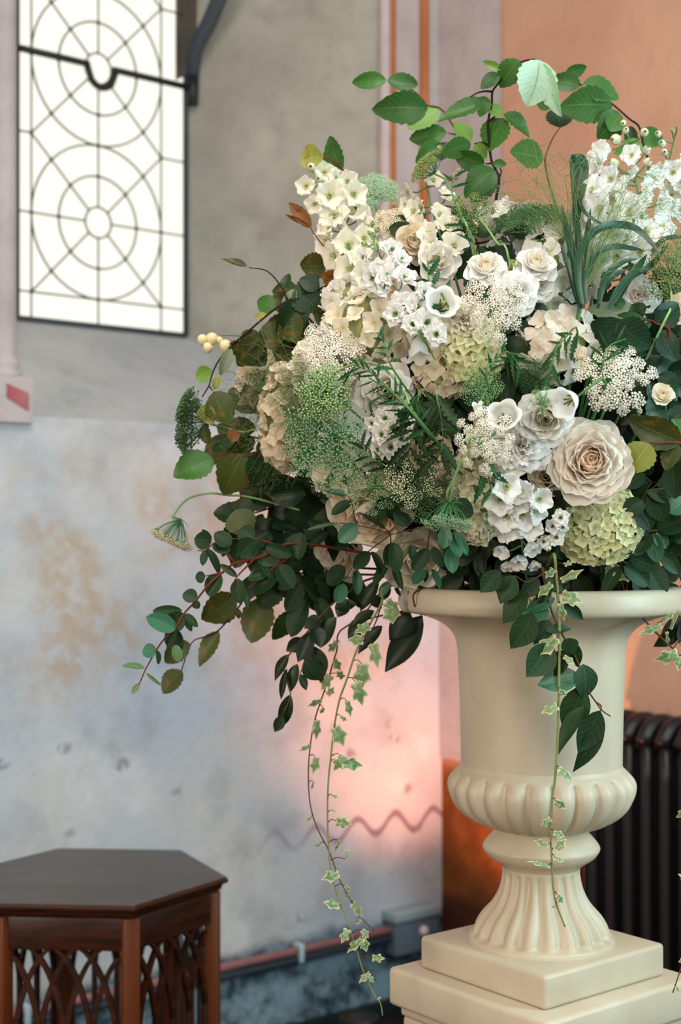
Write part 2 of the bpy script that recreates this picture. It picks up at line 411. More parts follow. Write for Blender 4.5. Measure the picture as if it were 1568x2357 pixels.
for s_a, s_b in ((swl, v1), (v1, vm), (vm, v2), (v2, swr)):
    pane([wv(s_a, ZB), wv(s_b, ZB), wv(s_b, cz2 - RZ), wv(s_a, cz2 - RZ)])
# slate arch rib that springs from the window jamb
tube('arch_rib', [wv(swr + .02, hit(428, 185, E)[1], E - .02), wp(*hit(452, 110, E - .07), E - .07), wp(*hit(482, 50, E - .12), E - .12), wp(*hit(520, -40, E - .19), E - .19), wp(*hit(580, -180, E - .25), E - .25)], .022, .026, M_SLATE, None, 8, 4)
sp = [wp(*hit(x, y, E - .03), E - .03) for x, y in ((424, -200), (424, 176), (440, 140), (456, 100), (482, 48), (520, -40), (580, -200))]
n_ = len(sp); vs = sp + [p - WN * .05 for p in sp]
struct(new('arch_soffit', mesh('arch_soffit', vs, [tuple(range(n_)), tuple(range(2 * n_ - 1, n_ - 1, -1))] + [(i, i + n_, (i + 1) % n_ + n_, (i + 1) % n_) for i in range(n_)], plain('shade_toned_soffit', '#55524c', .85, .1, noise=.2, nscale=6), smooth=False)), 'soffit panel with its shade in the colour, between the window jamb and arch rib')  # the soffit's shade is put into this panel's dark colour
ar = bpy.data.objects['arch_rib']; struct(ar, 'slate blue arch rib springing from the window jamb')

# ------------------------------------------------------------------ heating pipe, junction box, radiator
M_PIPE = plain('pale_red_pipe_paint', '#9c6f70', .5, .3, noise=.25, nscale=9)
M_PIPE2 = plain('pale_blue_pipe_paint', '#a8c0cc', .5, .3, noise=.2, nscale=9)
pe = -.035
pz = hit(720, 2180, pe)[1]
spx = hit(925, 2130, pe)[0]
pp = thing('wall_pipe', 'pale red heating pipe running along the wall above the dark dado', 'pipe', wp(-1.0, pz, pe))
tube('pipe', [wp(-3.0, pz, pe), wp(spx, pz, pe)], .012, .012, M_PIPE, pp, 10, 1)
tube('lower_pipe', [wp(-3.0, pz - .026, pe), wp(spx, pz - .026, pe)], .010, .010, M_SLATE, pp, 10, 1)
for px in (60, 330, 690):
    s_ = hit(px, 2180, pe)[0]
    new('pipe_clip', box_mesh('pipe_clip', (-.008, -.02, -.035), (.008, .02, .02), M_PIPE2, .004), mat4(WU, -WN, V((0, 0, 1)), wp(s_, pz, pe + .005)), pp)
jb = thing('junction_box', 'blue grey metal junction box where the wall pipe ends', 'box', wp(spx, pz, 0))
j0 = hit(912, 2118, -.06); j1 = hit(1012, 2180, -.06)
jw = j1[0] - j0[0]; jh = j0[1] - j1[1]
Mj = mat4(WU, -WN, V((0, 0, 1)), wp(j0[0], j1[1] - .0, -.03))
M_JB = plain('blue_grey_box_paint', '#5d6a74', .5, .4, noise=.2, nscale=14)
new('box_body', box_mesh('box_body', (0, -.03, 0), (jw, .03, jh), M_JB, .006), Mj, jb)
new('box_lid', box_mesh('box_lid', (-.008, -.038, jh - .012), (jw + .006, .03, jh + .02), plain('box_lid_paint', '#8fa0a6', .5, .4), .006), Mj, jb)
new('box_knob', lathe_mesh('box_knob', [(.016, 0), (.016, .008), (.010, .014), (.0005, .015)], plain('pink_white_plastic', '#d8c0cc', .4), 20), Mj @ Matrix.Translation((jw * .62, -.03, jh * .55)) @ Matrix.Rotation(PI / 2, 4, 'X'), jb)

M_RAD = plain('dark_cast_iron', '#171213', .42, .45, noise=.3, nscale=30)
ro = -.13
r_s0 = rhit(1345, 1700, ro)[0]
rz = rhit(1500, 1645, ro)[1]
rad = thing('cast_iron_radiator', 'dark cast iron column radiator behind the white urn', 'radiator', rp(r_s0, 0, ro))
sp_ = .060
def col_mesh():
    vs, fs = [], []
    for dy in (-.052, 0, .052):
        a, b = tube_vf([V((0, dy, .09)), V((0, dy, .2)), V((0, dy, rz - .16)), V((0, dy, rz - .07))], .017, .017, 10, 1, len(vs)); vs += a; fs += b
    for z0 in (.09, rz - .045):
        a, b = tube_vf([V((0, -.066, z0 - .02)), V((0, -.03, z0 + .022)), V((0, .03, z0 + .022)), V((0, .066, z0 - .02))], .024, .024, 10, 3, len(vs)); vs += a; fs += b
    return mesh('column', vs, fs, M_RAD)
cm = col_mesh()
for i in range(16):
    new('column', cm, mat4(RU, WU, V((0, 0, 1)), rp(r_s0 + .02 + i * sp_, 0, ro)), rad)
for z0 in (.10, rz - .07):
    tube('header_tube', [rp(r_s0 - .005, z0, ro), rp(r_s0 + .04 + 15 * sp_, z0, ro)], .028, .028, M_RAD, rad, 12, 1)
for i in (0, 15):
    for dy in (-.05, .05):
        tube('foot', [rp(r_s0 + .02 + i * sp_, .10, ro + dy), rp(r_s0 + .02 + i * sp_, 0, ro + dy * 1.2)], .018, .013, M_RAD, rad, 8, 1)

# ------------------------------------------------------------------ orange uplight standing in the corner
ulp = wp(hit(905, 1500)[0], 0, -.62)
ul = thing('floor_uplight', 'small black floor uplight glowing orange in the room corner', 'light', ulp)
new('housing', lathe_mesh('housing', [(.001, .03), (.045, .03), (.055, .05), (.055, .15), (.05, .155), (.048, .14), (.001, .139)], M_IRON, 24), Matrix.Translation(ulp), ul)
new('base_plate', box_mesh('base_plate', (-.07, -.05, 0), (.07, .05, .02), M_IRON, .004), Matrix.Translation(ulp), ul)
new('yoke', box_mesh('yoke', (-.066, -.01, .01), (-.058, .01, .10), M_IRON, .002), Matrix.Translation(ulp), ul)
light('uplight_lamp', 'SPOT', ulp + V((0, 0, .17)), wp(hit(955, 1500)[0], 1.36, 0), 85, (1.0, .36, .22), spot_size=R(84), spot_blend=.9, shadow_soft_size=.05)
ul2 = rp(.34, 0, -.62)
u2 = thing('floor_uplight', 'small black floor uplight hidden behind the pedestal near the radiator', 'light', ul2)
new('housing', bpy.data.meshes['housing'], Matrix.Translation(ul2), u2); new('base_plate', bpy.data.meshes['base_plate'], Matrix.Translation(ul2), u2); new('yoke', bpy.data.meshes['yoke'], Matrix.Translation(ul2), u2)
light('uplight_lamp', 'SPOT', ul2 + V((0, 0, .17)), rp(.75, 2.5, 0), 80, (1.0, .42, .20), spot_size=R(75), spot_blend=.9, shadow_soft_size=.05)

# ------------------------------------------------------------------ hexagonal table
def wood():
    k = NT('dark_mahogany'); c = k.map(k.coord(), (1.5, 14, 14)); f = k.noise(c, 5, 5, .6, .6)
    k.link(k.mix(k.ramp(f, .3, .7), srgb('#1e0c06'), srgb('#3f1b0b')), k.b.inputs['Base Color'])
    k.b.inputs['Roughness'].default_value = .42; k.b.inputs['Specular IOR Level'].default_value = .4; k.bump(f, .1); return k.m
M_WOOD = wood()
M_WOOD2 = plain('red_mahogany', '#5f2d0e', .4, .4, noise=.3, nscale=14)
def tabletop():
    k = NT('worn_table_top'); c = k.map(k.coord(), (1.2, 12, 12)); f = k.noise(c, 4, 5, .6, .5)
    k.link(k.mix(k.ramp(f, .3, .7), srgb('#3a332e'), srgb('#504740')), k.b.inputs['Base Color'])
    k.b.inputs['Roughness'].default_value = .36; k.b.inputs['Specular IOR Level'].default_value = .5; return k.m
M_TTOP = tabletop()
TC = V((-.522, 3.0, 0)); TS = .288; TZ = .742; TYAW = R(-4.0)
tb = thing('hexagonal_table', 'dark wooden hexagonal side table with gothic tracery sides', 'table', TC)
TM = Matrix.Translation(TC) @ Matrix.Rotation(TYAW, 4, 'Z')
def hexp(r, z, k): a = k * PI / 3; return V((r * cos(a), r * sin(a), z))
def hexprism(nm, prof, m):
    vs = []; fs = []
    for i, (r, z) in enumerate(prof):
        vs += [hexp(r, z, k) for k in range(6)]
        if i: fs += [((i - 1) * 6 + k, (i - 1) * 6 + (k + 1) % 6, i * 6 + (k + 1) % 6, i * 6 + k) for k in range(6)]
    fs += [tuple(range(6))[::-1], tuple((len(prof) - 1) * 6 + k for k in range(6))]
    return new(nm, mesh(nm, vs, fs, m, smooth=False), TM, tb)
hexprism('top_moulding', [(TS - .03, TZ - .03), (TS - .016, TZ - .026), (TS - .012, TZ - .016), (TS - .001, TZ - .012), (TS, TZ - .007), (TS - .004, TZ - .001)], M_WOOD)
hexprism('table_top', [(TS - .004, TZ - .002), (TS - .005, TZ)], M_TTOP)
RL = TS - .022
for k in range(6):
    a = k * PI / 3
    new('leg', box_mesh('leg', (-.017, -.015, 0), (.017, .015, TZ - .03), M_WOOD2, .003), TM @ Matrix.Rotation(a, 4, 'Z') @ Matrix.Translation((RL - .012, 0, 0)) @ Matrix.Rotation(PI / 2, 4, 'Z'), tb)
    p0, p1 = hexp(RL - .012, 0, k), hexp(RL - .012, 0, k + 1); mid = (p0 + p1) / 2; ax = (p1 - p0).normalized(); L = (p1 - p0).length
    Mf = TM @ mat4(ax, V((0, 0, 1)).cross(ax), V((0, 0, 1)), mid)
    new('apron', box_mesh('apron', (-L / 2 + .01, -.008, TZ - .095), (L / 2 - .01, .008, TZ - .03), M_WOOD, .002), Mf, tb)
    new('stretcher', box_mesh('stretcher', (-L / 2 + .01, -.008, .10), (L / 2 - .01, .008, .15), M_WOOD, .002), Mf, tb)
    # interlaced gothic arches: each curved bar is a piece
    ztop_, zbot = TZ - .09, .14; iw = L - .05; nb = 4; stp = iw / nb
    zs = ztop_ - .17
    for j in range(nb + 1):
        for dr in (-1, 1):
            pts = []
            for q in range(13):
                t = q / 12; z = zs + (ztop_ - zs) * sin(t * PI / 2 * .92) / sin(PI / 2 * .92)
                x = -iw / 2 + j * stp + dr * stp * 1.55 * t ** 1.35
                if -iw / 2 - .004 <= x <= iw / 2 + .004: pts.append(V((x, 0, z)))
            if len(pts) > 2:
                vs = []; fs = []
                for i, p in enumerate(pts):
                    for ox, oy in ((-.0055, -.005), (.0055, -.005), (.0055, .005), (-.0055, .005)): vs.append(p + V((ox, oy + .001 * dr, 0)))
                    if i: fs += [((i - 1) * 4 + c, (i - 1) * 4 + (c + 1) % 4, i * 4 + (c + 1) % 4, i * 4 + c) for c in range(4)]
                fs += [(0, 1, 2, 3), tuple(len(vs) - 4 + c for c in (3, 2, 1, 0))]
                new('tracery_bar', mesh('tracery_bar', vs, fs, M_WOOD, smooth=False), Mf, tb)
    for j in range(nb + 1):
        x = -iw / 2 + j * stp
        new('tracery_mullion', box_mesh('tracery_mullion', (x - .006, -.005, zbot), (x + .006, .005, zs), M_WOOD, .001), Mf, tb)

# ------------------------------------------------------------------ pedestal and urn
def paint():
    k = NT('cream_stone_paint'); c = k.coord(); n1 = k.noise(c, 60, 4, .6); n2 = k.noise(c, 7, 3)
    b = k.mix(k.ramp(n2, .35, .7), srgb('#c9bca6'), srgb('#bfb199'))
    vo = k.add('ShaderNodeTexVoronoi'); k.link(c, vo.inputs['Vector']); vo.inputs['Scale'].default_value = 26
    chip = k.math('MULTIPLY', k.math('SUBTRACT', 1, k.ramp(vo.outputs['Distance'], .03, .05)), k.ramp(k.noise(c, 5, 1), .66, .68))
    b = k.mix(chip, b, srgb('#57646a'))
    k.link(b, k.b.inputs['Base Color']); k.b.inputs['Roughness'].default_value = .42; k.b.inputs['Specular IOR Level'].default_value = .4
    k.bump(n1, .12, .004); return k.m
M_URN = paint()
UC = P(1246, HY, D); UX, UY = UC.x, D
PYAW = math.atan2(WU.y, WU.x)
zp = CAMZ - .648                    # top of the urn's plinth
def zy(y): return CAMZ - (y - HY) * D / F
def rpx(r): return r * D / F
pedz = zp - .052
ped = thing('pedestal', 'cream painted square pedestal with stepped top slab under the urn', 'pedestal', V((UX, UY, 0)))
PM = Matrix.Translation((UX, UY, 0)) @ Matrix.Rotation(PYAW, 4, 'Z')
hs = .176
new('top_slab', box_mesh('top_slab', (-hs, -hs, pedz - .062), (hs, hs, pedz), M_URN, .008, 3), PM, ped)
new('step_moulding', box_mesh('step_moulding', (-hs + .014, -hs + .014, pedz - .079), (hs - .014, hs - .014, pedz - .062), M_URN, .006, 3), PM, ped)
new('lower_moulding', box_mesh('lower_moulding', (-hs + .017, -hs + .017, pedz - .12), (hs - .017, hs - .017, pedz - .079), M_URN, .006, 3), PM, ped)
new('shaft', box_mesh('shaft', (-hs + .035, -hs + .035, .08), (hs - .035, hs - .035, pedz - .12), M_URN, .004), PM, ped)
new('foot_slab', box_mesh('foot_slab', (-hs, -hs, 0), (hs, hs, .08), M_URN, .008, 3), PM, ped)
urn = thing('garden_urn', 'cream painted classical urn with fluted bowl and square plinth', 'urn', V((UX, UY, pedz)))
UM = Matrix.Translation((UX, UY, 0)); UMr = UM @ Matrix.Rotation(PYAW, 4, 'Z')
h2 = .139
new('plinth', box_mesh('plinth', (-h2, -h2, pedz), (h2, h2, zp), M_URN, .007, 3), UMr, urn)
def lat(nm, prof, n=128, rad=None):
    return new(nm, lathe_mesh(nm, [(rpx(r), z) for r, z in prof], M_URN, n, rad), UM, urn)
def ease(pr, k=3):                 # smooth a profile
    p = smooth_path([V((r, z, 0)) for r, z in pr], k); return [(q.x, q.y) for q in p]
# fluted foot, from the plinth up to the neck ring
foot = [(168, zp - .002), (166, zp + .006), (158, zp + .012), (152, zp + .024), (138, zp + .040), (113, zp + .060), (97, zp + .082), (90, zp + .104), (89, zp + .118)]
foot = ease(foot, 4); nf = len(foot)
def flute(a, i):
    t = i / (nf - 1); amp = .10 * min(1, max(0, (t - .16) / .12)) * min(1, max(0, (.97 - t) / .08))
    return 1 - amp * (.5 - .5 * cos(20 * a)) ** 1.3
lat('fluted_foot', foot, 240, flute)
zf = zp + .118
lat('neck_ring', ease([(86, zf - .004), (90, zf + .002), (96, zf + .010), (98, zf + .020), (95, zf + .030), (90, zf + .036), (91, zf + .040)], 3))
zc_ = zy(1951)
lat('collar', ease([(88, zc_ - .030), (100, zc_ - .022), (122, zc_ - .012), (133, zc_ - .001), (132, zc_ + .006), (120, zc_ + .017), (108, zc_ + .026), (102, zc_ + .034), (104, zc_ + .042)], 3))
ring = [(96, zy(1911)), (104, zy(1905)), (130, zy(1897)), (158, zy(1886)), (180, zy(1872)), (199, zy(1853)), (211, zy(1831)), (216, zy(1810)), (214, zy(1795)), (207, zy(1783)), (196, zy(1772)), (187, zy(1764)), (184, zy(1756))]
ring = ease(ring, 3); nr = len(ring)
def gad(a, i):
    t = i / (nr - 1); amp = .095 * min(1, max(0, t / .12)) * min(1, max(0, (.84 - t) / .09))
    return 1 - amp * (1 - abs(sin(12 * a + .3)) ** .6)
lat('gadroon_bowl', ring, 288, gad)
lat('body', ease([(184, zy(1758)), (185, zy(1706)), (187, zy(1617)), (190, zy(1540)), (193, zy(1490)), (203, zy(1458)), (228, zy(1434)), (264, zy(1418)), (300, zy(1409)), (318, zy(1406))], 4))
lat('rim', ease([(296, zy(1410)), (318, zy(1406)), (327, zy(1396)), (329, zy(1380)), (325, zy(1362)), (316, zy(1352)), (300, zy(1350)), (285, zy(1353)), (270, zy(1375)), (240, zy(1400)), (190, zy(1430)), (170, zy(1500)), (1, zy(1510))], 3))
# ================================================================== flower kit
def leaf_mat(name, dark, lite, vein=None, rough=.42, trans=.22, spec=.35, mott=None, ribs=9, vs=.5):
    k = NT(name); uv = k.add('ShaderNodeSeparateXYZ'); k.link(k.coord('UV'), uv.inputs[0]); U, W_ = uv.outputs[0], uv.outputs[1]
    rn = k.add('ShaderNodeObjectInfo').outputs['Random']
    ob = k.coord(); nz = k.noise(ob, 3.0, 3)
    c = k.mix(k.math('ADD', k.math('MULTIPLY', rn, .75), k.math('MULTIPLY', nz, .3), clamp=True), srgb(dark), srgb(lite))
    if mott: c = k.mix(k.math('MULTIPLY', k.ramp(k.noise(ob, 2.2, 4, .7), .55, .7), .8), c, srgb(mott))
    av = k.math('ABSOLUTE', k.math('SUBTRACT', W_, .5))
    mid = k.math('SUBTRACT', 1, k.ramp(av, .008, .03))
    sv = k.math('SUBTRACT', 1, k.ramp(k.math('ABSOLUTE', k.math('SUBTRACT', k.math('FRACT', k.math('MULTIPLY', k.math('SUBTRACT', U, k.math('MULTIPLY', av, .55)), ribs)), .5)), .03, .10))
    vm_ = k.math('MAXIMUM', mid, k.math('MULTIPLY', sv, .45))
    c = k.mix(k.math('MULTIPLY', vm_, vs), c, srgb(vein or lite))
    k.link(c, k.b.inputs['Base Color']); k.b.inputs['Roughness'].default_value = rough; k.b.inputs['Specular IOR Level'].default_value = spec
    k.bump(vm_, .25, .001)
    if trans:
        t = k.add('ShaderNodeBsdfTranslucent'); k.link(k.mix(1.0, c, srgb('#e8ff90'), 'MULTIPLY'), t.inputs[0])
        m = k.add('ShaderNodeMixShader'); m.inputs[0].default_value = trans
        k.link(k.b.outputs[0], m.inputs[1]); k.link(t.outputs[0], m.inputs[2]); k.link(m.outputs[0], k.out.inputs[0])
    return k.m
def petal_mat(name, base, tip, foot=None, trans=.38, rough=.55):
    k = NT(name); uv = k.add('ShaderNodeSeparateXYZ'); k.link(k.coord('UV'), uv.inputs[0]); U = uv.outputs[0]
    rn = k.add('ShaderNodeObjectInfo').outputs['Random']
    c = k.mix(k.math('ADD', k.math('MULTIPLY', U, .7), k.math('MULTIPLY', rn, .3), clamp=True), srgb(base), srgb(tip))
    if foot: c = k.mix(k.math('SUBTRACT', 1, k.ramp(U, .02, .32)), c, srgb(foot))
    f = k.math('SINE', k.math('MULTIPLY', uv.outputs[1], 70))
    k.link(c, k.b.inputs['Base Color']); k.b.inputs['Roughness'].default_value = rough; k.b.inputs['Specular IOR Level'].default_value = .25
    k.bump(f, .06, .001)
    t = k.add('ShaderNodeBsdfTranslucent'); k.link(c, t.inputs[0]); m = k.add('ShaderNodeMixShader'); m.inputs[0].default_value = trans
    k.link(k.b.outputs[0], m.inputs[1]); k.link(t.outputs[0], m.inputs[2]); k.link(m.outputs[0], k.out.inputs[0])
    return k.m
L_ = {
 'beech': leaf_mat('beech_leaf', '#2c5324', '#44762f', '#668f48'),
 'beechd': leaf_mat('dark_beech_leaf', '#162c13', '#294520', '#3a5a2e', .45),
 'light': leaf_mat('young_beech_leaf', '#5f8a38', '#7da24a', '#9ab765'),
 'olive': leaf_mat('olive_beech_leaf', '#313b18', '#4f5b27', '#68713a', mott='#7a5a26'),
 'yellow': leaf_mat('yellowing_leaf', '#7c8a3a', '#a3a24a', '#b7ad62', mott='#8f6a2a'),
 'brown': leaf_mat('brown_autumn_leaf', '#6a3c12', '#8a541c', '#5f3a1c', mott='#3f2410'),
 'pale': leaf_mat('pale_leaf_underside', '#a3c9ae', '#b5d6bf', '#7fa98e', .6, .15, .2, ribs=10, vs=.8),
 'grayg': leaf_mat('grey_green_underside', '#76876c', '#94a388', '#aab59c', .6),
 'gloss': leaf_mat('glossy_dark_leaf', '#0e2813', '#173c20', '#24522e', .42),
 'euc': leaf_mat('eucalyptus_leaf', '#182f1b', '#2a4829', '#56734a', .48, .12, .24, ribs=6, vs=.35),
 'euclit': leaf_mat('lit_eucalyptus_leaf', '#2c6148', '#417a5c', '#7fa588', .38, .12, .35, ribs=6, vs=.4),  # eucalyptus leaf where cool light falls, the light put into its colour
 'rus': leaf_mat('dark_trailing_leaf', '#101f0c', '#1b2f15', '#2a4120', .45, .10, .4, ribs=5, vs=.35),
 'young': leaf_mat('young_eucalyptus_leaf', '#55754e', '#6f8c60', '#9db084', .5),
 'fern': leaf_mat('feathery_leaf', '#1f4c2b', '#31693b', '#4f8650', .5),
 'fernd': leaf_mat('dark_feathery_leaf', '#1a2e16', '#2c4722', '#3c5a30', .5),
 'blade': leaf_mat('grass_blade', '#10281a', '#1f4a2c', '#3f6d46', .4, .12, .4, ribs=1, vs=.3),
}
def ivy_mat():
    k = NT('variegated_ivy'); uv = k.add('ShaderNodeSeparateXYZ'); k.link(k.coord('UV'), uv.inputs[0]); U = uv.outputs[0]
    rn = k.add('ShaderNodeObjectInfo').outputs['Random']; ob = k.coord(); nz = k.noise(ob, 4, 3)
    g = k.mix(rn, srgb('#62834f'), srgb('#8aa06a')); g = k.mix(k.ramp(nz, .45, .65), g, srgb('#9ab388'))
    f = k.ramp(k.math('ADD', U, k.math('MULTIPLY', k.math('SUBTRACT', nz, .5), .5)), .74, .90)
    c = k.mix(f, g, srgb('#d8d3a8')); k.link(c, k.b.inputs['Base Color']); k.b.inputs['Roughness'].default_value = .45
    t = k.add('ShaderNodeBsdfTranslucent'); k.link(c, t.inputs[0]); m = k.add('ShaderNodeMixShader'); m.inputs[0].default_value = .22
    k.link(k.b.outputs[0], m.inputs[1]); k.link(t.outputs[0], m.inputs[2]); k.link(m.outputs[0], k.out.inputs[0]); return k.m
L_['ivy'] = ivy_mat()
P_ = {
 'white': petal_mat('white_petal', '#f5f1e8', '#fbf9f4', '#dfe0b8'),
 'cool': petal_mat('pure_white_petal', '#f7f7f4', '#fdfdfc', '#e2e8cc'),
 'cream': petal_mat('cream_petal', '#f5ebd4', '#f9f2e2', '#e4d9a0'),
 'delph': petal_mat('delphinium_petal', '#f6f3e0', '#faf7ea', '#d3d69a'),
 'peach': petal_mat('peach_rose_petal', '#fadcc0', '#fdeddd', '#f5c4a0', trans=.5),
 'blush': petal_mat('blush_rose_petal', '#fcf1e4', '#fef8f0', '#f8e2c8', trans=.5),
 'beige': petal_mat('beige_petal', '#ead6b8', '#f2e4cc', '#d8c795'),
 'lime': petal_mat('lime_hydrangea_petal', '#e6e6b2', '#f2f0cc', '#ccd288'),
 'palelime': petal_mat('pale_lime_hydrangea_petal', '#efe8c4', '#f6f1da', '#d3cf92'),
 'bud': petal_mat('greenish_bud_petal', '#c9d398', '#f1efdc', '#9fb56a'),
 'green': petal_mat('green_bud_petal', '#7f9a52', '#c4cf90', '#5f8040'),
}
M_STEM = plain('green_stem', '#4c7a42', .5, .3, noise=.2, nscale=30)
M_STEMP = plain('pale_green_stem', '#7fa768', .5, .3)
M_TWIG = plain('dark_twig', '#2a1c18', .7, .2)
M_RTWIG = plain('red_twig', '#6a2a1c', .6, .25)
M_BTWIG = plain('brown_twig', '#5a3d22', .6, .25, noise=.2, nscale=40)
M_IVYST = plain('ivy_stem', '#7d8450', .55, .25, noise=.25, nscale=30)
M_EYE = plain('flower_eye', '#aab45c', .6, .2)
M_YEL = plain('stamen_yellow', '#c9a23a', .6, .2)
M_DKEYE = plain('dark_stamen', '#4c4a22', .6, .2)
M_UW = plain('umbel_white', '#efe8da', .7, .15)
M_UC = plain('umbel_cream', '#dcd0b0', .7, .15)
M_UG = plain('umbel_green', '#9dbf98', .6, .2)
M_UL = plain('umbel_light_green', '#a8c98c', .6, .2)
M_UO = plain('umbel_olive', '#8f9a5a', .6, .2)
M_UD = plain('umbel_dark_green', '#4d6a45', .6, .2)
M_URAY = plain('umbel_ray', '#4f8a58', .6, .2)
M_URAYD = plain('umbel_ray_dark', '#38562f', .6, .2)
M_HAIR = plain('grass_hair', '#6f8552', .6, .2)

TPL = {}
def leaf_tpl(shape, matkey, var):
    key = (shape, matkey, var)
    if key in TPL: return TPL[key]
    rg = random.Random(hash(shape) % 1000 + var * 17 if False else sum(map(ord, shape)) + var * 17)
    nu = {'beech': 14, 'lance': 12, 'serr': 14}.get(shape, 10); nv = 5
    bend = (.10, .22, -.06, .34)[var % 4] * (1 if shape != 'euc' else .6); fold = rg.uniform(.06, .2); tw = rg.uniform(-.5, .5) * (.5 if shape == 'euc' else 1); side = rg.uniform(-.08, .08)
    vs = []; fs = []; uv = []
    for i in range(nu + 1):
        u = i / nu
        if shape == 'beech': h = max(0, sin(PI * u ** .86)) ** .72 * (1 + (.05 if i % 2 else -.05) * (1 if .1 < u < .95 else 0))
        elif shape == 'euc': h = max(0, sin(PI * u ** .95)) ** .58
        elif shape == 'rus': h = max(0, sin(PI * u ** .88)) ** .85 * (1 - .25 * max(0, u - .75) / .25)
        elif shape == 'serr': h = max(0, sin(PI * u ** .8)) ** .9 * (1 + (.35 if i % 2 else -.30))
        else: h = max(0, sin(PI * u ** .75)) ** .9
        h *= .5
        for j in range(nv):
            v = -1 + 2 * j / (nv - 1)
            x = u; y = h * v + side * sin(PI * u)
            z = -bend * u * u + abs(v) * h * fold * 2 * (.6)
            if shape == 'beech': z += .016 * sin(2 * PI * 8 * (u - .28 * abs(v) * h)) * (abs(v) > .1) * sin(PI * u) + rg.uniform(-.006, .006)
            a = tw * u * u; z += y * sin(a) * .8
            vs.append((x, y, z)); uv.append((u, j / (nv - 1)))
        if i:
            for j in range(nv - 1):
                a = (i - 1) * nv + j; fs.append((a, a + nv, a + nv + 1, a + 1))
    m = mesh('leaf_' + shape, vs, fs, L_[matkey], uv); TPL[key] = m; return m
def ivy_tpl(var):
    key = ('ivy', var)
    if key in TPL: return TPL[key]
    out = [(0, 0), (-.08, .16), (-.02, .34), (.12, .30), (.26, .32), (.42, .46), (.56, .50), (.60, .32), (.76, .17), (1.0, 0.0)]
    if var % 2: out = [(0, 0), (-.06, .22), (.04, .40), (.16, .30), (.30, .26), (.50, .44), (.66, .42), (.64, .22), (.82, .13), (1.0, 0.0)]
    ring = out + [(x, -y) for x, y in out[-2:0:-1]]
    rg = random.Random(var + 3); n = len(ring); c = (.36, 0); vs = []; uv = []; fs = []
    for k_, sc in ((1.0, 1.0), (.66, .55), (.30, .2)):
        for x, y in ring:
            xx = c[0] + (x - c[0]) * k_; yy = y * k_
            z = -.22 * (xx ** 2) * (.3 + var * .35) + abs(yy) * .3 - .12 * (k_ ** 2) * (abs(yy) > .2) + (rg.uniform(-.02, .02))
            vs.append((xx, yy, z)); uv.append((sc, .5))
    vs.append((c[0], 0, -.02)); uv.append((0, .5))
    for r_ in range(2):
        for i in range(n):
            j = (i + 1) % n; fs.append((r_ * n + i, r_ * n + j, (r_ + 1) * n + j, (r_ + 1) * n + i))
    for i in range(n): fs.append((2 * n + i, 2 * n + (i + 1) % n, 3 * n))
    m = mesh('leaf_ivy', vs, fs, L_['ivy'], uv); TPL[key] = m; return m
def petal_vf(W=.9, cup=.5, curl=.15, ruf=.03, seed=0, nu=7, nv=8, notch=0.0):
    rg = random.Random(seed); ph = rg.uniform(0, 6); vs = []; fs = []; uv = []
    for i in range(nu + 1):
        u = i / nu
        hf = .5 * W * (.20 + .80 * sin(min(1, u / .70) * PI / 2)) * (1 - .30 * max(0, (u - .70) / .30) ** 2)
        for j in range(nv + 1):
            v = -1 + 2 * j / nv
            x = hf * v; z = u * (1 - .30 * abs(v) ** 2.6 * u ** 2) - notch * (1 - abs(v)) * max(0, u - .7)
            y = cup * (x * x) * 1.6 - .18 * cup * sin(PI * u) - curl * max(0, u - .45) ** 2 * 2.2
            y += ruf * u * u * sin(v * 5 + ph) + ruf * .6 * u ** 3 * sin(v * 11 + ph * 2)
            vs.append((x, y, z)); uv.append((u, j / nv))
        if i:
            for j in range(nv):
                a = (i - 1) * (nv + 1) + j; fs.append((a, a + 1, a + nv + 2, a + nv + 1))
    return vs, fs, uv
def petal_tpl(kind, matkey, var):
    key = ('petal', kind, matkey, var)
    if key in TPL: return TPL[key]
    kw = dict(inner=dict(W=.85, cup=.95, curl=-.02, ruf=.03), mid=dict(W=1.15, cup=.80, curl=.12, ruf=.04), outer=dict(W=1.25, cup=.60, curl=.26, ruf=.05),
              flat=dict(W=1.15, cup=.22, curl=.18, ruf=.10), ruffle=dict(W=1.05, cup=.35, curl=.2, ruf=.13), small=dict(W=.80, cup=.5, curl=.15, ruf=.05, nu=4, nv=4))[kind]
    vs, fs, uv = petal_vf(seed=var * 7 + 1, **kw); m = mesh('petal_' + kind, vs, fs, P_[matkey], uv); TPL[key] = m; return m
def rotz(a): return Matrix.Rotation(a, 4, 'Z')
def rotx(a): return Matrix.Rotation(a, 4, 'X')
def scl(s): return Matrix.Scale(s, 4)

# the mound of flowers: the front surface of the arrangement as a distance
def surf(x, y):
    q = ((x - 1240) / 640) ** 2 + ((y - 930) / (540 if y < 930 else 440)) ** 2
    return D - .35 * math.sqrt(max(0, 1 - q)) if q < 1 else D
def at(x, y, off=0.0): return P(x, y, surf(x, y) + off)
FOAM = V((UX, UY, zy(1330)))
VIEW = lambda p: (CAM - p).normalized()
def leafM(b, t, w, roll):
    x = t - b; L = x.length; x.normalize(); vw = VIEW(b) + V((0, 0, .25)); z = vw - x * vw.dot(x); z.normalize()
    z = Matrix.Rotation(roll, 3, x) @ z; y = z.cross(x)
    return mat4(x * L, y * w, z * L, b)
CNT = [0]
def leaf(th, shape, mk, b, t, w, roll=None, rng=random, name='leaf'):
    CNT[0] += 1; var = CNT[0] % 4
    r_ = rng.uniform(-.55, .55) if roll is None else roll
    m = ivy_tpl(var) if shape == 'ivy' else leaf_tpl(shape, mk, var)
    return new(name, m, leafM(b, t, w, r_), th)
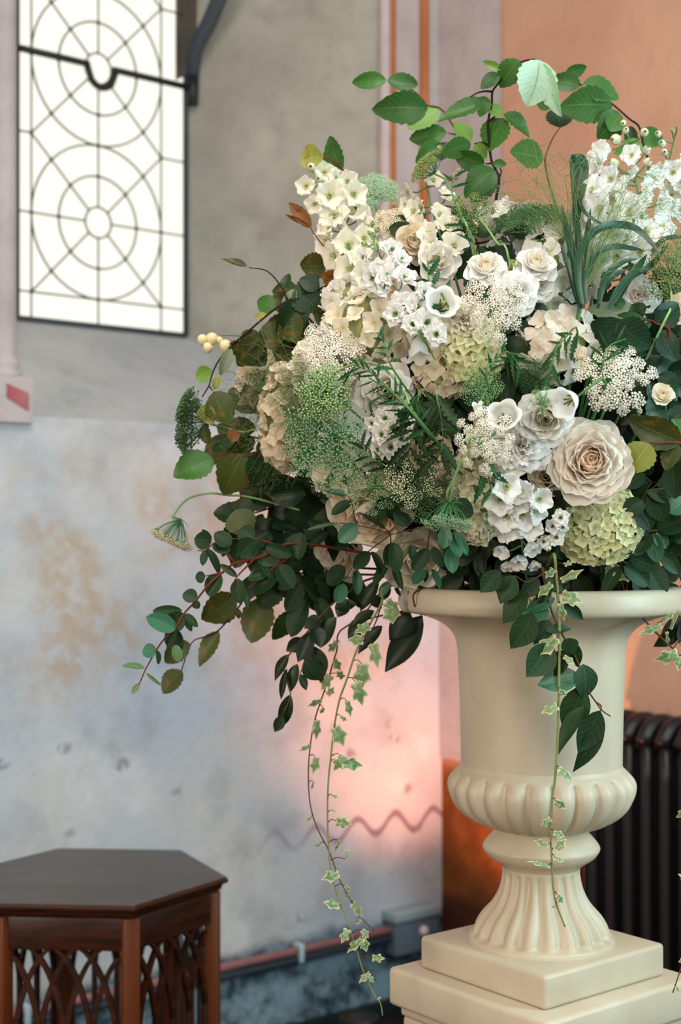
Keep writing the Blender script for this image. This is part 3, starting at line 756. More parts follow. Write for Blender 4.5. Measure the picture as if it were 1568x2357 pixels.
def px_leaf(th, shape, mk, spec, dep, rng, wmul=1.0):
    bx, by, tx, ty, w = spec[:5]; mk = spec[5] if len(spec) > 5 else mk
    d0 = dep(bx, by); Lp = math.hypot(tx - bx, ty - by) * d0 / F
    b = P(bx, by, d0); d1 = d0 + rng.uniform(-.30, .18) * Lp
    t = P(tx, ty, d1)
    roll = spec[6] if len(spec) > 6 else rng.uniform(-.5, .5)
    return leaf(th, shape, mk, b, t, w * wmul * 1.12 * d0 / F / max(.75, cos(roll)), roll, rng)
def sprig(name, label, cat, stems, leaves, shape, mk, twig, off=0.0, dep=None, r=(.0024, .0010), group=None, seed=1, root=True, wmul=1.0):
    rng = random.Random(seed); dp = dep or (lambda x, y: surf(x, y) + off)
    p0 = P(*stems[0][0], dp(*stems[0][0]))
    th = thing(name, label, cat, p0, group)
    for i, st in enumerate(stems):
        pts = [P(x, y, dp(x, y)) for x, y in st]
        if i == 0 and root: pts = [FOAM + (pts[0] - FOAM) * .25, FOAM + (pts[0] - FOAM) * .7 ] + pts
        tube('stem' if i == 0 else 'twig', pts, r[0] if i == 0 else r[0] * .7, r[1] * (1 if i == 0 else .8), twig, th, 6, 4)
    for sp in leaves: px_leaf(th, shape, mk, sp, dp, rng, wmul)
    return th
def add_stem(th, p, axis, mat, r=.0022, bend=.06):
    tube('stem', [p, p - axis * bend, FOAM + (p - FOAM) * .45, FOAM + (p - FOAM) * .2], r, r, mat, th, 5, 3)
def axis_of(p, ax, ay): return (VIEW(p) + V((ax, 0, 0)) + V((0, 0, ay))).normalized()

def rose(name, label, x, y, rp_, off, tilt=(0, 0), n=30, mats=('white', 'white', 'white'), lean=(4, 78), seed=1, cat='rose', ruffle=False, group=None, core=True):
    rng = random.Random(seed); d = surf(x, y) + off; c = P(x, y, d); R_ = rp_ * d / F
    ax = axis_of(c, *tilt); X, Y, Z = frame(ax); base = c - Z * R_ * .42
    th = thing(name, label, cat, base, group); B = mat4(X, Y, Z, base)
    for i in range(n):
        t = i / (n - 1); a = i * 2.39996 + rng.uniform(-.15, .15)
        ln = R(lean[0] + (lean[1] - lean[0]) * t ** 1.25 + rng.uniform(-4, 4)); s = R_ * (.62 + .50 * t ** .8)
        kind = 'ruffle' if ruffle else ('inner' if t < .4 else 'mid' if t < .72 else 'outer')
        mk = mats[0] if t < .4 else mats[1] if t < .72 else mats[2]
        wd = (.62 + .52 * t)
        M = B @ rotz(a) @ Matrix.Translation((0, -.10 * R_ * t, 0)) @ rotx(ln) @ Matrix.Diagonal((s * wd, s, s, 1))
        new('petal', petal_tpl(kind, mk, i % 4), M, th)
    for k in range(5):
        leafm = B @ rotz(k * 1.2566) @ rotx(R(100)) @ Matrix.Rotation(-PI / 2, 4, 'Y')
        new('sepal', leaf_tpl('lance', 'fern', k % 4), leafm @ Matrix.Diagonal((R_ * .55, R_ * .16, R_ * .5, 1)), th)
    add_stem(th, base, Z, M_STEM)
    return th

def eye_tpl(mk):
    key = ('eye', mk)
    if key in TPL: return TPL[key]
    vs = []; fs = []; uv = []
    for k in range(4):
        a, b, c = petal_vf(W=.7, cup=.8, curl=.1, ruf=.05, seed=k, nu=3, nv=3); M = rotz(k * PI / 2 + .4) @ rotx(R(22 + 8 * (k % 2))) @ scl(.42)
        o = len(vs); vs += [M @ V(p) for p in a]; fs += [tuple(o + i for i in f) for f in b]; uv += [(u * .5, v) for u, v in c]
    m = mesh('floret_eye', vs, fs, P_[mk], uv); TPL[key] = m; return m
def bud_tpl(mk):
    key = ('bud', mk)
    if key in TPL: return TPL[key]
    vs = []; fs = []; uv = []
    for k in range(5):
        a, b, c = petal_vf(W=.85, cup=1.2, curl=-.55, ruf=.02, seed=k, nu=7, nv=6); M = rotz(k * 2 * PI / 5) @ Matrix.Translation((0, -.05, 0)) @ rotx(R(26))
        o = len(vs); vs += [M @ V(p) for p in a]; fs += [tuple(o + i for i in f) for f in b]; uv += c
    m = mesh('bud', vs, fs, P_[mk], uv); TPL[key] = m; return m
def floret(th, M, s, mk, rng, npet=5, lean=62, double=False, eyemk='bud'):
    f = new('floret', eye_tpl(eyemk), M @ scl(s), th)
    for lay in range(2 if double else 1):
        for k in range(npet):
            a = k * 2 * PI / npet + lay * PI / npet + rng.uniform(-.12, .12)
            PM_ = M @ rotz(a) @ Matrix.Translation((0, -.06 * s, 0)) @ rotx(R(lean - lay * 24 + rng.uniform(-9, 9))) @ scl(s * (1.0 - .2 * lay))
            new('petal', petal_tpl('flat' if not double else 'ruffle', mk, rng.randrange(4)), PM_, f)
    return f
def spike(name, label, cat, stem, florets, mk, off=0, seed=1, double=False, twig=None, lean=54, eyemk='bud', group=None, r=.0026, dep=None, face=.55):
    rng = random.Random(seed); dp = dep or (lambda x, y: surf(x, y) + off)
    pts = [P(x, y, dp(x, y) + .02) for x, y in stem]
    th = thing(name, label, cat, pts[-1], group)
    full = pts + [FOAM + (pts[-1] - FOAM) * .6, FOAM + (pts[-1] - FOAM) * .25]
    tube('stem', full, .0012, r, twig or M_STEM, th, 6, 4)
    path = smooth_path(pts, 5); ped = []
    for fl in florets:
        x, y, rr = fl[:3]; kd = fl[3] if len(fl) > 3 else 'f'
        d = dp(x, y) - .012 + rng.uniform(-.008, .008); c = P(x, y, d)
        q = min(path, key=lambda p: (p - c).length); o = (c - q); o = o.normalized() if o.length > 1e-5 else V((0, -1, 0))
        ax = (VIEW(c) * face + o * .7 + V((rng.uniform(-.25, .25), rng.uniform(-.2, .2), rng.uniform(-.2, .25)))).normalized()
        if len(fl) > 4: ax = V(fl[4]).normalized()
        X, Y, Z = frame(ax); s = rr * d / F
        M = mat4(X, Y, Z, c - Z * s * .35) @ rotz(rng.uniform(0, 6))
        if kd == 'f': floret(th, M, s * (1.08 if double else 1.14), mk, rng, 5, lean, double, eyemk)
        elif kd == 'h': floret(th, M @ Matrix.Translation((0, 0, -s * .5)), s * 1.25, mk, rng, 5, 24, False, eyemk)
        else:
            new('bud', bud_tpl('bud' if kd == 'b' else 'green'), M @ Matrix.Translation((0, 0, -s * .4)) @ scl(s * 1.25), th)
        b = c - Z * s * .45; ped.append(([b, b * .6 + q * .4 - V((0, 0, .004)), q], .0011, .0013))
    for pp_, r0, r1 in ped: tube('flower_stalk', pp_, r0, r1, twig or M_STEM, th, 4, 3)
    return th

def hfl_tpl(mk, var):
    key = ('hfl', mk, var)
    if key in TPL: return TPL[key]
    vs = []; fs = []; uv = []
    for k in range(4):
        a, b, c = petal_vf(W=1.06, cup=.3, curl=(.05, .22, -.1)[var % 3], ruf=.05, seed=k + var * 5, nu=4, nv=6)
        M = rotz(k * PI / 2 + .1 * var) @ Matrix.Translation((0, -.02, .01 * k)) @ rotx(R(60 + 14 * (k % 2) + 5 * var))
        o = len(vs); vs += [M @ V(p) for p in a]; fs += [tuple(o + i for i in f) for f in b]; uv += c
    o = len(vs); vs += [V((.06 * cos(i * 1.2566), .06 * sin(i * 1.2566), .16)) for i in range(5)]; fs.append(tuple(o + i for i in range(5))); uv += [(0, .5)] * 5
    m = mesh('floret_flat', vs, fs, P_[mk], uv); TPL[key] = m; return m
M_HCORE = plain('hydrangea_core', '#8c9060', .9, .1)
def hydrangea(label, x, y, rx, ry, off, fp, mk, seed=1, tilt=(0, 0), group=None, dens=1.0, depthr=None):
    rng = random.Random(seed); d = surf(x, y) + off; c = P(x, y, d); k = d / F
    X, Y, Z = frame(axis_of(c, *tilt)); RX_, RY_ = rx * k, ry * k; RZ_ = (depthr * k) if depthr else min(RX_, RY_) * .85; s = fp * k
    th = thing('hydrangea', label, 'hydrangea', c - Z * RZ_ * .5, group)
    B = mat4(X, Y, Z, c)
    n = int(dens * 2.2 * (rx * ry) / (fp * fp) * 1.9)
    bm = bmesh.new(); bmesh.ops.create_icosphere(bm, subdivisions=2, radius=.86); me = bpy.data.meshes.new('flower_core'); bm.to_mesh(me); bm.free(); me.materials.append(M_HCORE)
    new('flower_core', me, B @ Matrix.Diagonal((RX_, RY_, RZ_, 1)), th)
    for i in range(n):
        zz = 1 - (i + .5) / n * 1.35; rr = math.sqrt(max(0, 1 - zz * zz)); a = i * 2.39996
        p = V((rr * cos(a), rr * sin(a), zz)); nrm = V((p.x / RX_, p.y / RY_, p.z / RZ_)).normalized()
        q = V((p.x * RX_, p.y * RY_, p.z * RZ_)) * rng.uniform(.94, 1.04)
        nrm = (nrm + V((rng.uniform(-.5, .5), rng.uniform(-.5, .5), rng.uniform(-.2, .3)))).normalized()
        fx, fy, fz = frame(nrm)
        new('floret', hfl_tpl(mk, i % 3), B @ mat4(fx, fy, fz, q) @ rotz(rng.uniform(0, 6)) @ scl(s * rng.uniform(.8, 1.28)), th)
    add_stem(th, c - Z * RZ_ * .8, Z, M_STEM, .003)
    return th

def mesh2(name, vs, groups, smooth=False):     # groups: [(faces, mat)]
    m = bpy.data.meshes.new(name); fs = []; idx = []
    for gi, (f, mt) in enumerate(groups): fs += f; idx += [gi] * len(f); m.materials.append(mt)
    m.from_pydata([tuple(v) for v in vs], [], fs); m.polygons.foreach_set('material_index', idx)
    if smooth: m.polygons.foreach_set('use_smooth', [True] * len(fs))
    m.update(); return m
def umbellet_tpl(kind, mf, mr, var):
    key = ('umb', kind, mf.name, mr.name, var)
    if key in TPL: return TPL[key]
    rg = random.Random(var * 13 + 5); vs = []; ff = []; rf = []
    def raylet(a, b, w):
        o = len(vs); X, Y, Z = frame(b - a)
        for p, ww in ((a, w), (b, w * .7)):
            for k in range(3): vs.append(p + X * (ww * cos(k * 2.094)) + Y * (ww * sin(k * 2.094)))
        for k in range(3): rf.append((o + k, o + (k + 1) % 3, o + 3 + (k + 1) % 3, o + 3 + k))
    if kind == 'white':
        n = 30
        for i in range(n):
            rho = math.sqrt((i + .5) / n); a = i * 2.39996; p = V((rho * cos(a), rho * sin(a), .22 * (1 - rho * rho) + rg.uniform(-.06, .06)))
            nr_ = (V((p.x * .6, p.y * .6, 1)) + V((rg.uniform(-.3, .3), rg.uniform(-.3, .3), 0))).normalized(); X, Y, Z = frame(nr_); s = .20 * rg.uniform(.8, 1.3); o = len(vs)
            vs.append(p + Z * .03)
            for k in range(10):
                r_ = s * (1.0 if k % 2 else .45); vs.append(p + X * (r_ * cos(k * .6283)) + Y * (r_ * sin(k * .6283)) + Z * (.03 if k % 2 else 0))
            for k in range(10): ff.append((o, o + 1 + k, o + 1 + (k + 1) % 10))
            if i % 2 == 0: raylet(V((0, 0, -.8)), p, .022)
    else:
        n = 26 if kind == 'star' else 18; s0 = .095 if kind == 'star' else .14
        for i in range(n):
            zz = 1 - (i + .5) / n * (1.25 if kind == 'star' else .9); rr = math.sqrt(max(0, 1 - zz * zz)); a = i * 2.39996
            p = V((rr * cos(a), rr * sin(a), zz * (.85 if kind == 'star' else .55))) * rg.uniform(.85, 1.08)
            raylet(V((0, 0, -.15 if kind == 'star' else -.5)), p, .022)
            s = s0 * rg.uniform(.8, 1.3); o = len(vs)
            for dv in ((1, 0, 0), (-1, 0, 0), (0, 1, 0), (0, -1, 0), (0, 0, 1), (0, 0, -1)): vs.append(p + V(dv) * s)
            for f in ((0, 2, 4), (2, 1, 4), (1, 3, 4), (3, 0, 4), (2, 0, 5), (1, 2, 5), (3, 1, 5), (0, 3, 5)): ff.append(tuple(o + q for q in f))
    m = mesh2('umbellet_' + kind, vs, [(ff, mf), (rf, mr)]); TPL[key] = m; return m
def umbel(name, label, x, y, rp_, off, tilt, n, ur, kind, mf, mr, seed=1, dome=.25, stem=None, squash=1.0, hubk=.9, group=None, bracts=8, stemmat=None, axis=None, jit=.12, stemr=.0019, depdelta=None):
    rng = random.Random(seed); d = surf(x, y) + off; c = P(x, y, d); k = d / F; R_ = rp_ * k
    ax = V(axis).normalized() if axis else axis_of(c, *tilt); X, Y, Z = frame(ax); hub = c - Z * R_ * hubk
    th = thing(name, label, 'umbel flower', hub, group); rays = []
    for i in range(n):
        rho = math.sqrt((i + .5) / n); a = i * 2.39996 + rng.uniform(-.2, .2); rr = rho * R_ * rng.uniform(1 - jit, 1 + jit)
        p = c + X * (rr * cos(a)) + Y * (rr * sin(a) * squash) - Z * (R_ * dome * rho * rho + R_ * rng.uniform(-.06, .06))
        dr = (p - hub).normalized() * .5 + Z * .5; fx, fy, fz = frame(dr)
        new('umbellet', umbellet_tpl(kind, mf, mr, i % 3), mat4(fx, fy, fz, p) @ rotz(rng.uniform(0, 6)) @ scl(ur * k * rng.uniform(.8, 1.15)), th)
        rays.append(([hub, hub * .5 + p * .5 + (p - c) * .12, p - dr.normalized() * ur * k * .5], .0007, .0005))
    for b in range(bracts):
        a = b * 2 * PI / bracts; o = X * cos(a) + Y * sin(a)
        rays.append(([hub, hub + o * R_ * .3 + Z * R_ * .05, hub + o * R_ * .55 + Z * R_ * rng.uniform(0, .3)], .0006, .0003))
    tubes('rays', rays, mr, th, 3, 3)
    sm = stemmat or M_STEMP
    if stem:
        dd = depdelta if depdelta is not None else off
        pts = [hub] + [P(px, py, surf(px, py) + dd + .02) for px, py in stem]
        tube('stem', pts + [FOAM + (pts[-1] - FOAM) * .6], .0016, stemr, sm, th, 6, 5)
    else: tube('stem', [hub, hub - Z * R_ * .5, FOAM + (hub - FOAM) * .55, FOAM + (hub - FOAM) * .25], stemr, stemr, sm, th, 5, 4)
    return th
def ribbon(name, pts, w, mat, th, fold=.25, n=5):
    p = smooth_path(pts, n); org = WM[th].translation; vs = []; fs = []; uv = []; N = len(p)
    for i in range(N):
        t = (p[min(i + 1, N - 1)] - p[max(0, i - 1)]).normalized(); vw = VIEW(p[i]) + V((.3, 0, .3)); y = vw.cross(t).normalized(); z = t.cross(y)
        u = i / (N - 1); ww = w * (min(1, .55 + u * 2) * (1 - max(0, (u - .6) / .4) ** 2 * .95)) / 2
        for v in (-1, 0, 1): vs.append(p[i] - org + y * (ww * v) + z * (abs(v) * ww * fold)); uv.append((u, (v + 1) / 2))
        if i:
            for j in range(2): a = (i - 1) * 3 + j; fs.append((a, a + 1, a + 4, a + 3))
    return new(name, mesh(name, vs, fs, mat, uv), WM[th].copy(), th)
def grass(label, base, tips, n, off, seed, spread=30, bend=.2, group=None, basedep=0.0, r=.00032, seedr=.0012, name='panicle_grass'):
    rng = random.Random(seed); b = at(base[0], base[1], off + basedep)
    th = thing(name, label, 'grass', b, group); org = b; vs = []; fs = []
    for i in range(n):
        tx, ty = rng.choice(tips); tx += rng.gauss(0, spread); ty += rng.gauss(0, spread)
        t = at(tx, ty, off + rng.uniform(-.06, .05)); L = (t - b).length
        m1 = b.lerp(t, .35) + V((0, 0, .12 * L)) + V((rng.uniform(-1, 1), rng.uniform(-1, 1), rng.uniform(-1, 1))) * L * .05
        m2 = b.lerp(t, .72) + V((0, 0, .09 * L)) + V((rng.uniform(-1, 1), rng.uniform(-1, 1), rng.uniform(-1, 1))) * L * .07
        a, f = tube_vf([b - org, m1 - org, m2 - org, t - org], r, r * .6, 3, 3, len(vs), False); vs += a; fs += f
        for q in range(3):
            e = t.lerp(m2, rng.uniform(0, .8)) if q else t; e2 = e + V((rng.uniform(-1, 1), rng.uniform(-1, 1), rng.uniform(-.6, 1))) * .012
            a, f = tube_vf([e - org, e2 - org], r * .6, r * .5, 3, 1, len(vs), False); vs += a; fs += f
            o = len(vs); dz = (e2 - e).normalized() * .003; X, Y, _ = frame(dz)
            vs += [e2 - org - dz * .4, e2 - org + X * seedr * .6, e2 - org - X * seedr * .3 + Y * seedr * .5, e2 - org - X * seedr * .3 - Y * seedr * .5, e2 - org + dz]
            fs += [(o, o + 2, o + 1), (o, o + 3, o + 2), (o, o + 1, o + 3), (o + 4, o + 1, o + 2), (o + 4, o + 2, o + 3), (o + 4, o + 3, o + 1)]
    h = new('seed_haze', mesh('seed_haze', vs, fs, M_HAIR), Matrix.Translation(org), th); h['kind'] = 'stuff'
    tube('stem', [b, FOAM + (b - FOAM) * .6, FOAM + (b - FOAM) * .3], .0016, .002, M_STEM, th, 5, 3)
    return th
def bell(name, label, x, y, rp_, off, axis, length=1.2, seed=1, mk='cool'):
    rng = random.Random(seed); d = surf(x, y) + off; c = P(x, y, d); R_ = rp_ * d / F; Z = V(axis).normalized(); X, Y, Z = frame(Z)
    base = c - Z * R_ * length; th = thing(name, label, 'bellflower', base)
    vs = []; fs = []; uv = []; nu, nv = 10, 40
    for i in range(nu + 1):
        u = i / nu
        for j in range(nv):
            a = 2 * PI * j / nv; lobe = abs(cos(2.5 * a)) ; pr = .18 + .52 * sin(min(1, u * 1.5) * PI / 2) + .32 * max(0, u - .7) / .3 * (.5 + .5 * lobe) * (1 + .04 * sin(7 * a))
            zz = u * length * (1 - (0 if u < .75 else .22 * (u - .75) / .25 * (1 - lobe))) - .12 * max(0, u - .85) / .15 * lobe
            vs.append((pr * cos(a) * R_, pr * sin(a) * R_, zz * R_)); uv.append((u, j / nv))
        if i:
            for j in range(nv): j2 = (j + 1) % nv; fs.append(((i - 1) * nv + j, (i - 1) * nv + j2, i * nv + j2, i * nv + j))
    B = mat4(X, Y, Z, base); new('bell', mesh('bell', vs, fs, P_[mk], uv), B, th)
    for k in range(4):
        a = k * PI / 2 + .5; p0 = base + Z * R_ * .2; p1 = base + (X * cos(a) + Y * sin(a)) * R_ * .2 + Z * R_ * .85
        tube('stamen', [p0, p1], R_ * .02, R_ * .05, M_DKEYE if k else M_YEL, th, 5, 1)
    for k in range(5):
        new('sepal', leaf_tpl('lance', 'fern', k % 4), B @ rotz(k * 1.2566) @ rotx(R(55)) @ Matrix.Rotation(-PI / 2, 4, 'Y') @ Matrix.Diagonal((R_ * .6, R_ * .2, R_ * .5, 1)), th)
    add_stem(th, base, Z, M_STEM, .002); return th
# ================================================================== the arrangement
bm = bmesh.new(); bmesh.ops.create_icosphere(bm, subdivisions=4, radius=1)
rg0 = random.Random(3)
for v in bm.verts: v.co *= rg0.uniform(.94, 1.05)
me = bpy.data.meshes.new('floral_foam'); bm.to_mesh(me); bm.free(); me.materials.append(plain('gap_shade_dark', '#0e170c', .95, .1, noise=.5, nscale=30))
foam = new('gap_shade_core', me, Matrix.Translation((UX, UY, zy(1040))) @ Matrix.Diagonal((.275, .20, .225, 1)))  # dark core added so the gaps between the flowers look deep
tag(foam, 'added dark foam core that darkens the gaps inside the flower arrangement', 'foam core')

# ---------------- beech
sprig('beech_branch', 'beech branch at the very top with pale silvery hanging leaf', 'branch',
 [[(1142, 520), (1142, 462), (1149, 411), (1132, 371), (1127, 331), (1124, 281), (1132, 241), (1134, 211), (1149, 190), (1172, 160), (1204, 141), (1232, 136)],
  [(1134, 211), (1118, 210), (1102, 213), (1084, 222)], [(1124, 281), (1140, 268), (1158, 262)], [(1128, 335), (1110, 328), (1092, 331)], [(1134, 376), (1118, 377)], [(1149, 411), (1154, 395), (1150, 385)]],
 [(1242, 138, 1217, 237, 84, 'pale', -.15), (1245, 145, 1298, 270, 44, 'pale', .5), (1195, 138, 1151, 197, 52), (1150, 170, 1107, 202, 30), (1155, 160, 1113, 139, 16, 'light'),
  (1120, 232, 1007, 286, 44), (1118, 222, 1108, 262, 34), (1158, 262, 1121, 247, 28, 'light'), (1160, 262, 1225, 309, 36), (1160, 272, 1127, 351, 66), (1094, 330, 1119, 364, 28, 'light'),
  (1084, 331, 1019, 356, 40), (1116, 377, 1044, 356, 40), (1134, 376, 1166, 379, 19), (1139, 391, 1076, 442, 62), (1140, 410, 1085, 465, 50, 'beechd')],
 'beech', 'beech', M_TWIG, dep=lambda x, y: D - .13 + (.10 if y > 300 else .10 * y / 300), r=(.0028, .0012), seed=11)
sprig('beech_branch', 'blurred beech sprig reaching left beside the rolls coloured as orange light', 'branch',
 [[(1110, 440), (1075, 350), (1021, 256), (981, 241), (951, 208), (893, 188)], [(1050, 310), (1030, 306)]],
 [(890, 186, 811, 183, 36), (892, 184, 962, 198, 38), (985, 251, 868, 246, 66), (1012, 252, 938, 292, 52, 'light'), (1029, 306, 942, 314, 44), (1084, 326, 1044, 283, 38, 'light'), (1022, 335, 962, 366, 46), (1045, 330, 1000, 368, 36, 'beechd')],
 'beech', 'beech', M_BTWIG, dep=lambda x, y: D + .12, seed=12)
sprig('beech_branch', 'beech branch arching over the tall white delphinium on the right', 'branch',
 [[(1490, 420), (1480, 330), (1471, 291), (1448, 273), (1418, 246), (1388, 223), (1358, 203), (1338, 196)], [(1338, 196), (1315, 182), (1292, 170)]],
 [(1337, 196, 1268, 178, 40), (1300, 172, 1350, 153, 27), (1340, 194, 1427, 213, 56), (1410, 244, 1292, 246, 72), (1423, 256, 1380, 318, 56), (1428, 266, 1403, 303, 42), (1450, 290, 1458, 345, 28, 'beechd'), (1475, 300, 1530, 330, 40), (1478, 330, 1420, 350, 36, 'light')],
 'beech', 'beech', M_TWIG, dep=lambda x, y: D + .04, seed=13)
sprig('beech_sprig', 'beech sprig with single round leaf before the terracotta wall', 'branch',
 [[(1285, 520), (1265, 427), (1255, 371), (1265, 335), (1277, 311), (1290, 293)], [(1255, 371), (1250, 366)]],
 [(1251, 366, 1172, 352, 66), (1290, 294, 1282, 244, 54, 'beechd'), (1266, 250, 1235, 228, 26)], 'beech', 'beech', M_BTWIG, dep=lambda x, y: D + .09, seed=14)
sprig('beech_sprig', 'beech leaf pair behind the top of the left delphinium', 'branch',
 [[(815, 470), (790, 392), (764, 368), (744, 363)]], [(789, 392, 748, 309, 44), (744, 363, 691, 372, 56, 'yellow'), (790, 390, 798, 430, 22)], 'beech', 'beech', M_RTWIG, dep=lambda x, y: D - .02, seed=15)
sprig('beech_sprig', 'small brown autumn leaf twig left of the cream delphinium', 'branch',
 [[(770, 600), (740, 560), (721, 535), (716, 525)]], [(716, 525, 665, 465, 28), (714, 523, 658, 492, 9)], 'beech', 'brown', M_RTWIG, dep=lambda x, y: D - .03, r=(.0016, .0008), seed=16)
sprig('beech_branch', 'long beech branch arching down left past the leaded window', 'branch',
 [[(800, 670), (739, 664), (672, 688), (631, 713), (599, 739), (561, 772), (529, 799), (503, 831), (489, 860), (481, 888), (465, 914)], [(662, 690), (647, 659), (615, 624), (573, 616)], [(481, 888), (490, 900)]],
 [(569, 613, 508, 598, 18, 'olive'), (634, 713, 588, 688, 40, 'beech'), (615, 723, 583, 731, 13, 'yellow'), (752, 608, 690, 611, 54), (790, 660, 739, 632, 44, 'brown'), (653, 665, 663, 625, 22, 'beechd'),
  (682, 659, 739, 713, 72, 'beechd'), (682, 665, 647, 732, 28, 'grayg'), (618, 739, 640, 809, 54), (557, 777, 602, 837, 64, 'beechd'), (602, 777, 548, 845, 52), (533, 802, 505, 863, 25, 'grayg'),
  (489, 853, 451, 871, 34, 'light'), (508, 868, 489, 893, 17, 'yellow'), (492, 901, 532, 975, 64), (463, 935, 487, 976, 34, 'yellow'), (468, 978, 484, 1025, 26), (545, 989, 529, 1016, 28, 'brown'), (540, 1019, 484, 1032, 28, 'beechd'),
  (700, 690, 640, 770, 60, 'beechd'), (660, 720, 690, 790, 56), (590, 760, 560, 800, 40), (735, 665, 690, 640, 40, 'beechd'), (560, 790, 520, 810, 30)],
 'beech', 'olive', M_TWIG, dep=lambda x, y: D - .06 if x > 560 else D - .04, seed=17)
sprig('beech_sprig', 'two broad beech leaves at the left edge under the drooping umbels', 'branch',
 [[(640, 1060), (580, 1050), (520, 1045), (490, 1056)], [(580, 1050), (555, 1050)], [(580, 1060), (545, 1172)]],
 [(492, 1056, 399, 1101, 70, 'beech'), (560, 1045, 522, 1138, 78), (545, 1172, 572, 1232, 66), (600, 1040, 590, 1120, 60, 'beechd')], 'beech', 'olive', M_RTWIG, dep=lambda x, y: D - .03, seed=18)
sprig('beech_branch', 'blurred beech twig drooping low left behind the eucalyptus', 'branch',
 [[(690, 1300), (640, 1320), (576, 1362), (547, 1401), (504, 1450), (474, 1465), (441, 1480), (418, 1543)], [(640, 1320), (608, 1375)], [(720, 1350), (678, 1407)]],
 [(504, 1453, 461, 1535, 40), (437, 1480, 374, 1522, 46), (420, 1544, 372, 1594, 46), (540, 1370, 466, 1428, 64), (608, 1375, 577, 1481, 66), (678, 1407, 630, 1473, 40, 'beechd'), (547, 1401, 551, 1424, 14), (758, 1321, 700, 1388, 66, 'beechd'), (640, 1330, 600, 1400, 56, 'beechd'), (660, 1310, 690, 1390, 60, 'beechd')],
 'beech', 'olive', M_TWIG, dep=lambda x, y: D + .07, seed=19)
sprig('hornbeam_sprig', 'pale ribbed leaf over glossy dark leaves right of centre', 'branch',
 [[(1540, 780), (1510, 745), (1492, 737), (1431, 737)]],
 [(1492, 740, 1352, 704, 48, 'grayg', .3), (1485, 742, 1420, 722, 26, 'fern'), (1500, 745, 1440, 755, 30, 'fern'), (1431, 735, 1355, 822, 86, 'gloss'), (1420, 742, 1500, 800, 76, 'gloss'), (1440, 700, 1410, 690, 22, 'fern'), (1480, 730, 1455, 700, 36, 'gloss'), (1510, 745, 1568, 700, 50, 'gloss'), (1520, 760, 1560, 830, 50, 'gloss')],
 'beech', 'gloss', M_RTWIG, off=-.03, seed=20)
sprig('beech_sprig', 'yellow green beech leaves right of the big peach rose', 'branch',
 [[(1640, 1040), (1568, 1020), (1495, 1019)]],
 [(1568, 1018, 1455, 964, 64, 'olive', -.2), (1590, 1020, 1545, 965, 50, 'beech'), (1496, 1021, 1452, 1080, 68, 'yellow', .1), (1560, 1022, 1530, 1080, 40, 'olive')], 'beech', 'olive', M_RTWIG, off=-.06, seed=21)
sprig('glossy_leaf_sprig', 'dark glossy leaves between the ammi and the lime hydrangea', 'branch',
 [[(1230, 760), (1224, 715), (1215, 700)]],
 [(1222, 707, 1276, 738, 36), (1255, 742, 1282, 768, 20), (1205, 830, 1170, 778, 56), (1215, 770, 1190, 740, 34), (1240, 720, 1205, 690, 30), (1180, 860, 1225, 880, 40), (1170, 770, 1160, 730, 30)], 'beech', 'gloss', M_TWIG, off=.015, seed=22)

# ---------------- eucalyptus and trailing greens
sprig('eucalyptus_branch', 'eucalyptus branch with red stem trailing far out to the left', 'branch',
 [[(680, 1250), (625, 1272), (586, 1286), (541, 1296), (512, 1318), (477, 1350), (449, 1385), (426, 1410), (407, 1442), (378, 1471), (362, 1493), (347, 1519), (335, 1541), (321, 1573), (307, 1595)],
  [(655, 1265), (625, 1250), (586, 1241), (531, 1240)], [(541, 1296), (500, 1250), (474, 1267), (455, 1267)], [(586, 1286), (546, 1327), (535, 1350)], [(655, 1270), (640, 1298), (673, 1278)], [(426, 1410), (405, 1444), (402, 1484)], [(512, 1318), (473, 1326)], [(640, 1298), (590, 1340), (567, 1356)]],
 [(487, 1248, 447, 1241, 36), (533, 1254, 495, 1225, 36), (487, 1242, 465, 1218, 12), (530, 1267, 490, 1254, 36), (474, 1267, 466, 1302, 17), (474, 1262, 508, 1321, 18), (586, 1241, 547, 1222, 42), (597, 1238, 568, 1278, 20), (586, 1242, 554, 1283, 44),
  (640, 1297, 589, 1270, 34), (640, 1299, 675, 1356, 40), (694, 1225, 681, 1286, 44), (673, 1278, 611, 1259, 28), (473, 1326, 449, 1329, 26), (509, 1321, 480, 1372, 38), (546, 1327, 506, 1300, 15), (549, 1331, 551, 1391, 32), (567, 1356, 570, 1401, 14),
  (455, 1378, 420, 1369, 32), (450, 1382, 456, 1401, 18), (420, 1405, 350, 1407, 22, 'euc'), (426, 1413, 374, 1447, 40, 'euc'), (406, 1448, 335, 1420, 38, 'euclit'), (426, 1413, 456, 1441, 18), (426, 1415, 441, 1454, 15), (405, 1444, 380, 1487, 28), (407, 1449, 417, 1496, 22),
  (402, 1484, 415, 1523, 22, 'young'), (361, 1495, 327, 1503, 32, 'euclit'), (361, 1496, 366, 1530, 11), (334, 1538, 281, 1534, 15, 'young'), (336, 1549, 371, 1578, 8, 'young'), (321, 1573, 304, 1597, 13, 'young'),
  (610, 1300, 590, 1350, 36), (600, 1290, 640, 1330, 36), (620, 1320, 570, 1330, 30)],
 'euc', 'euc', M_RTWIG, dep=lambda x, y: D - .10, r=(.0026, .0010), seed=31)
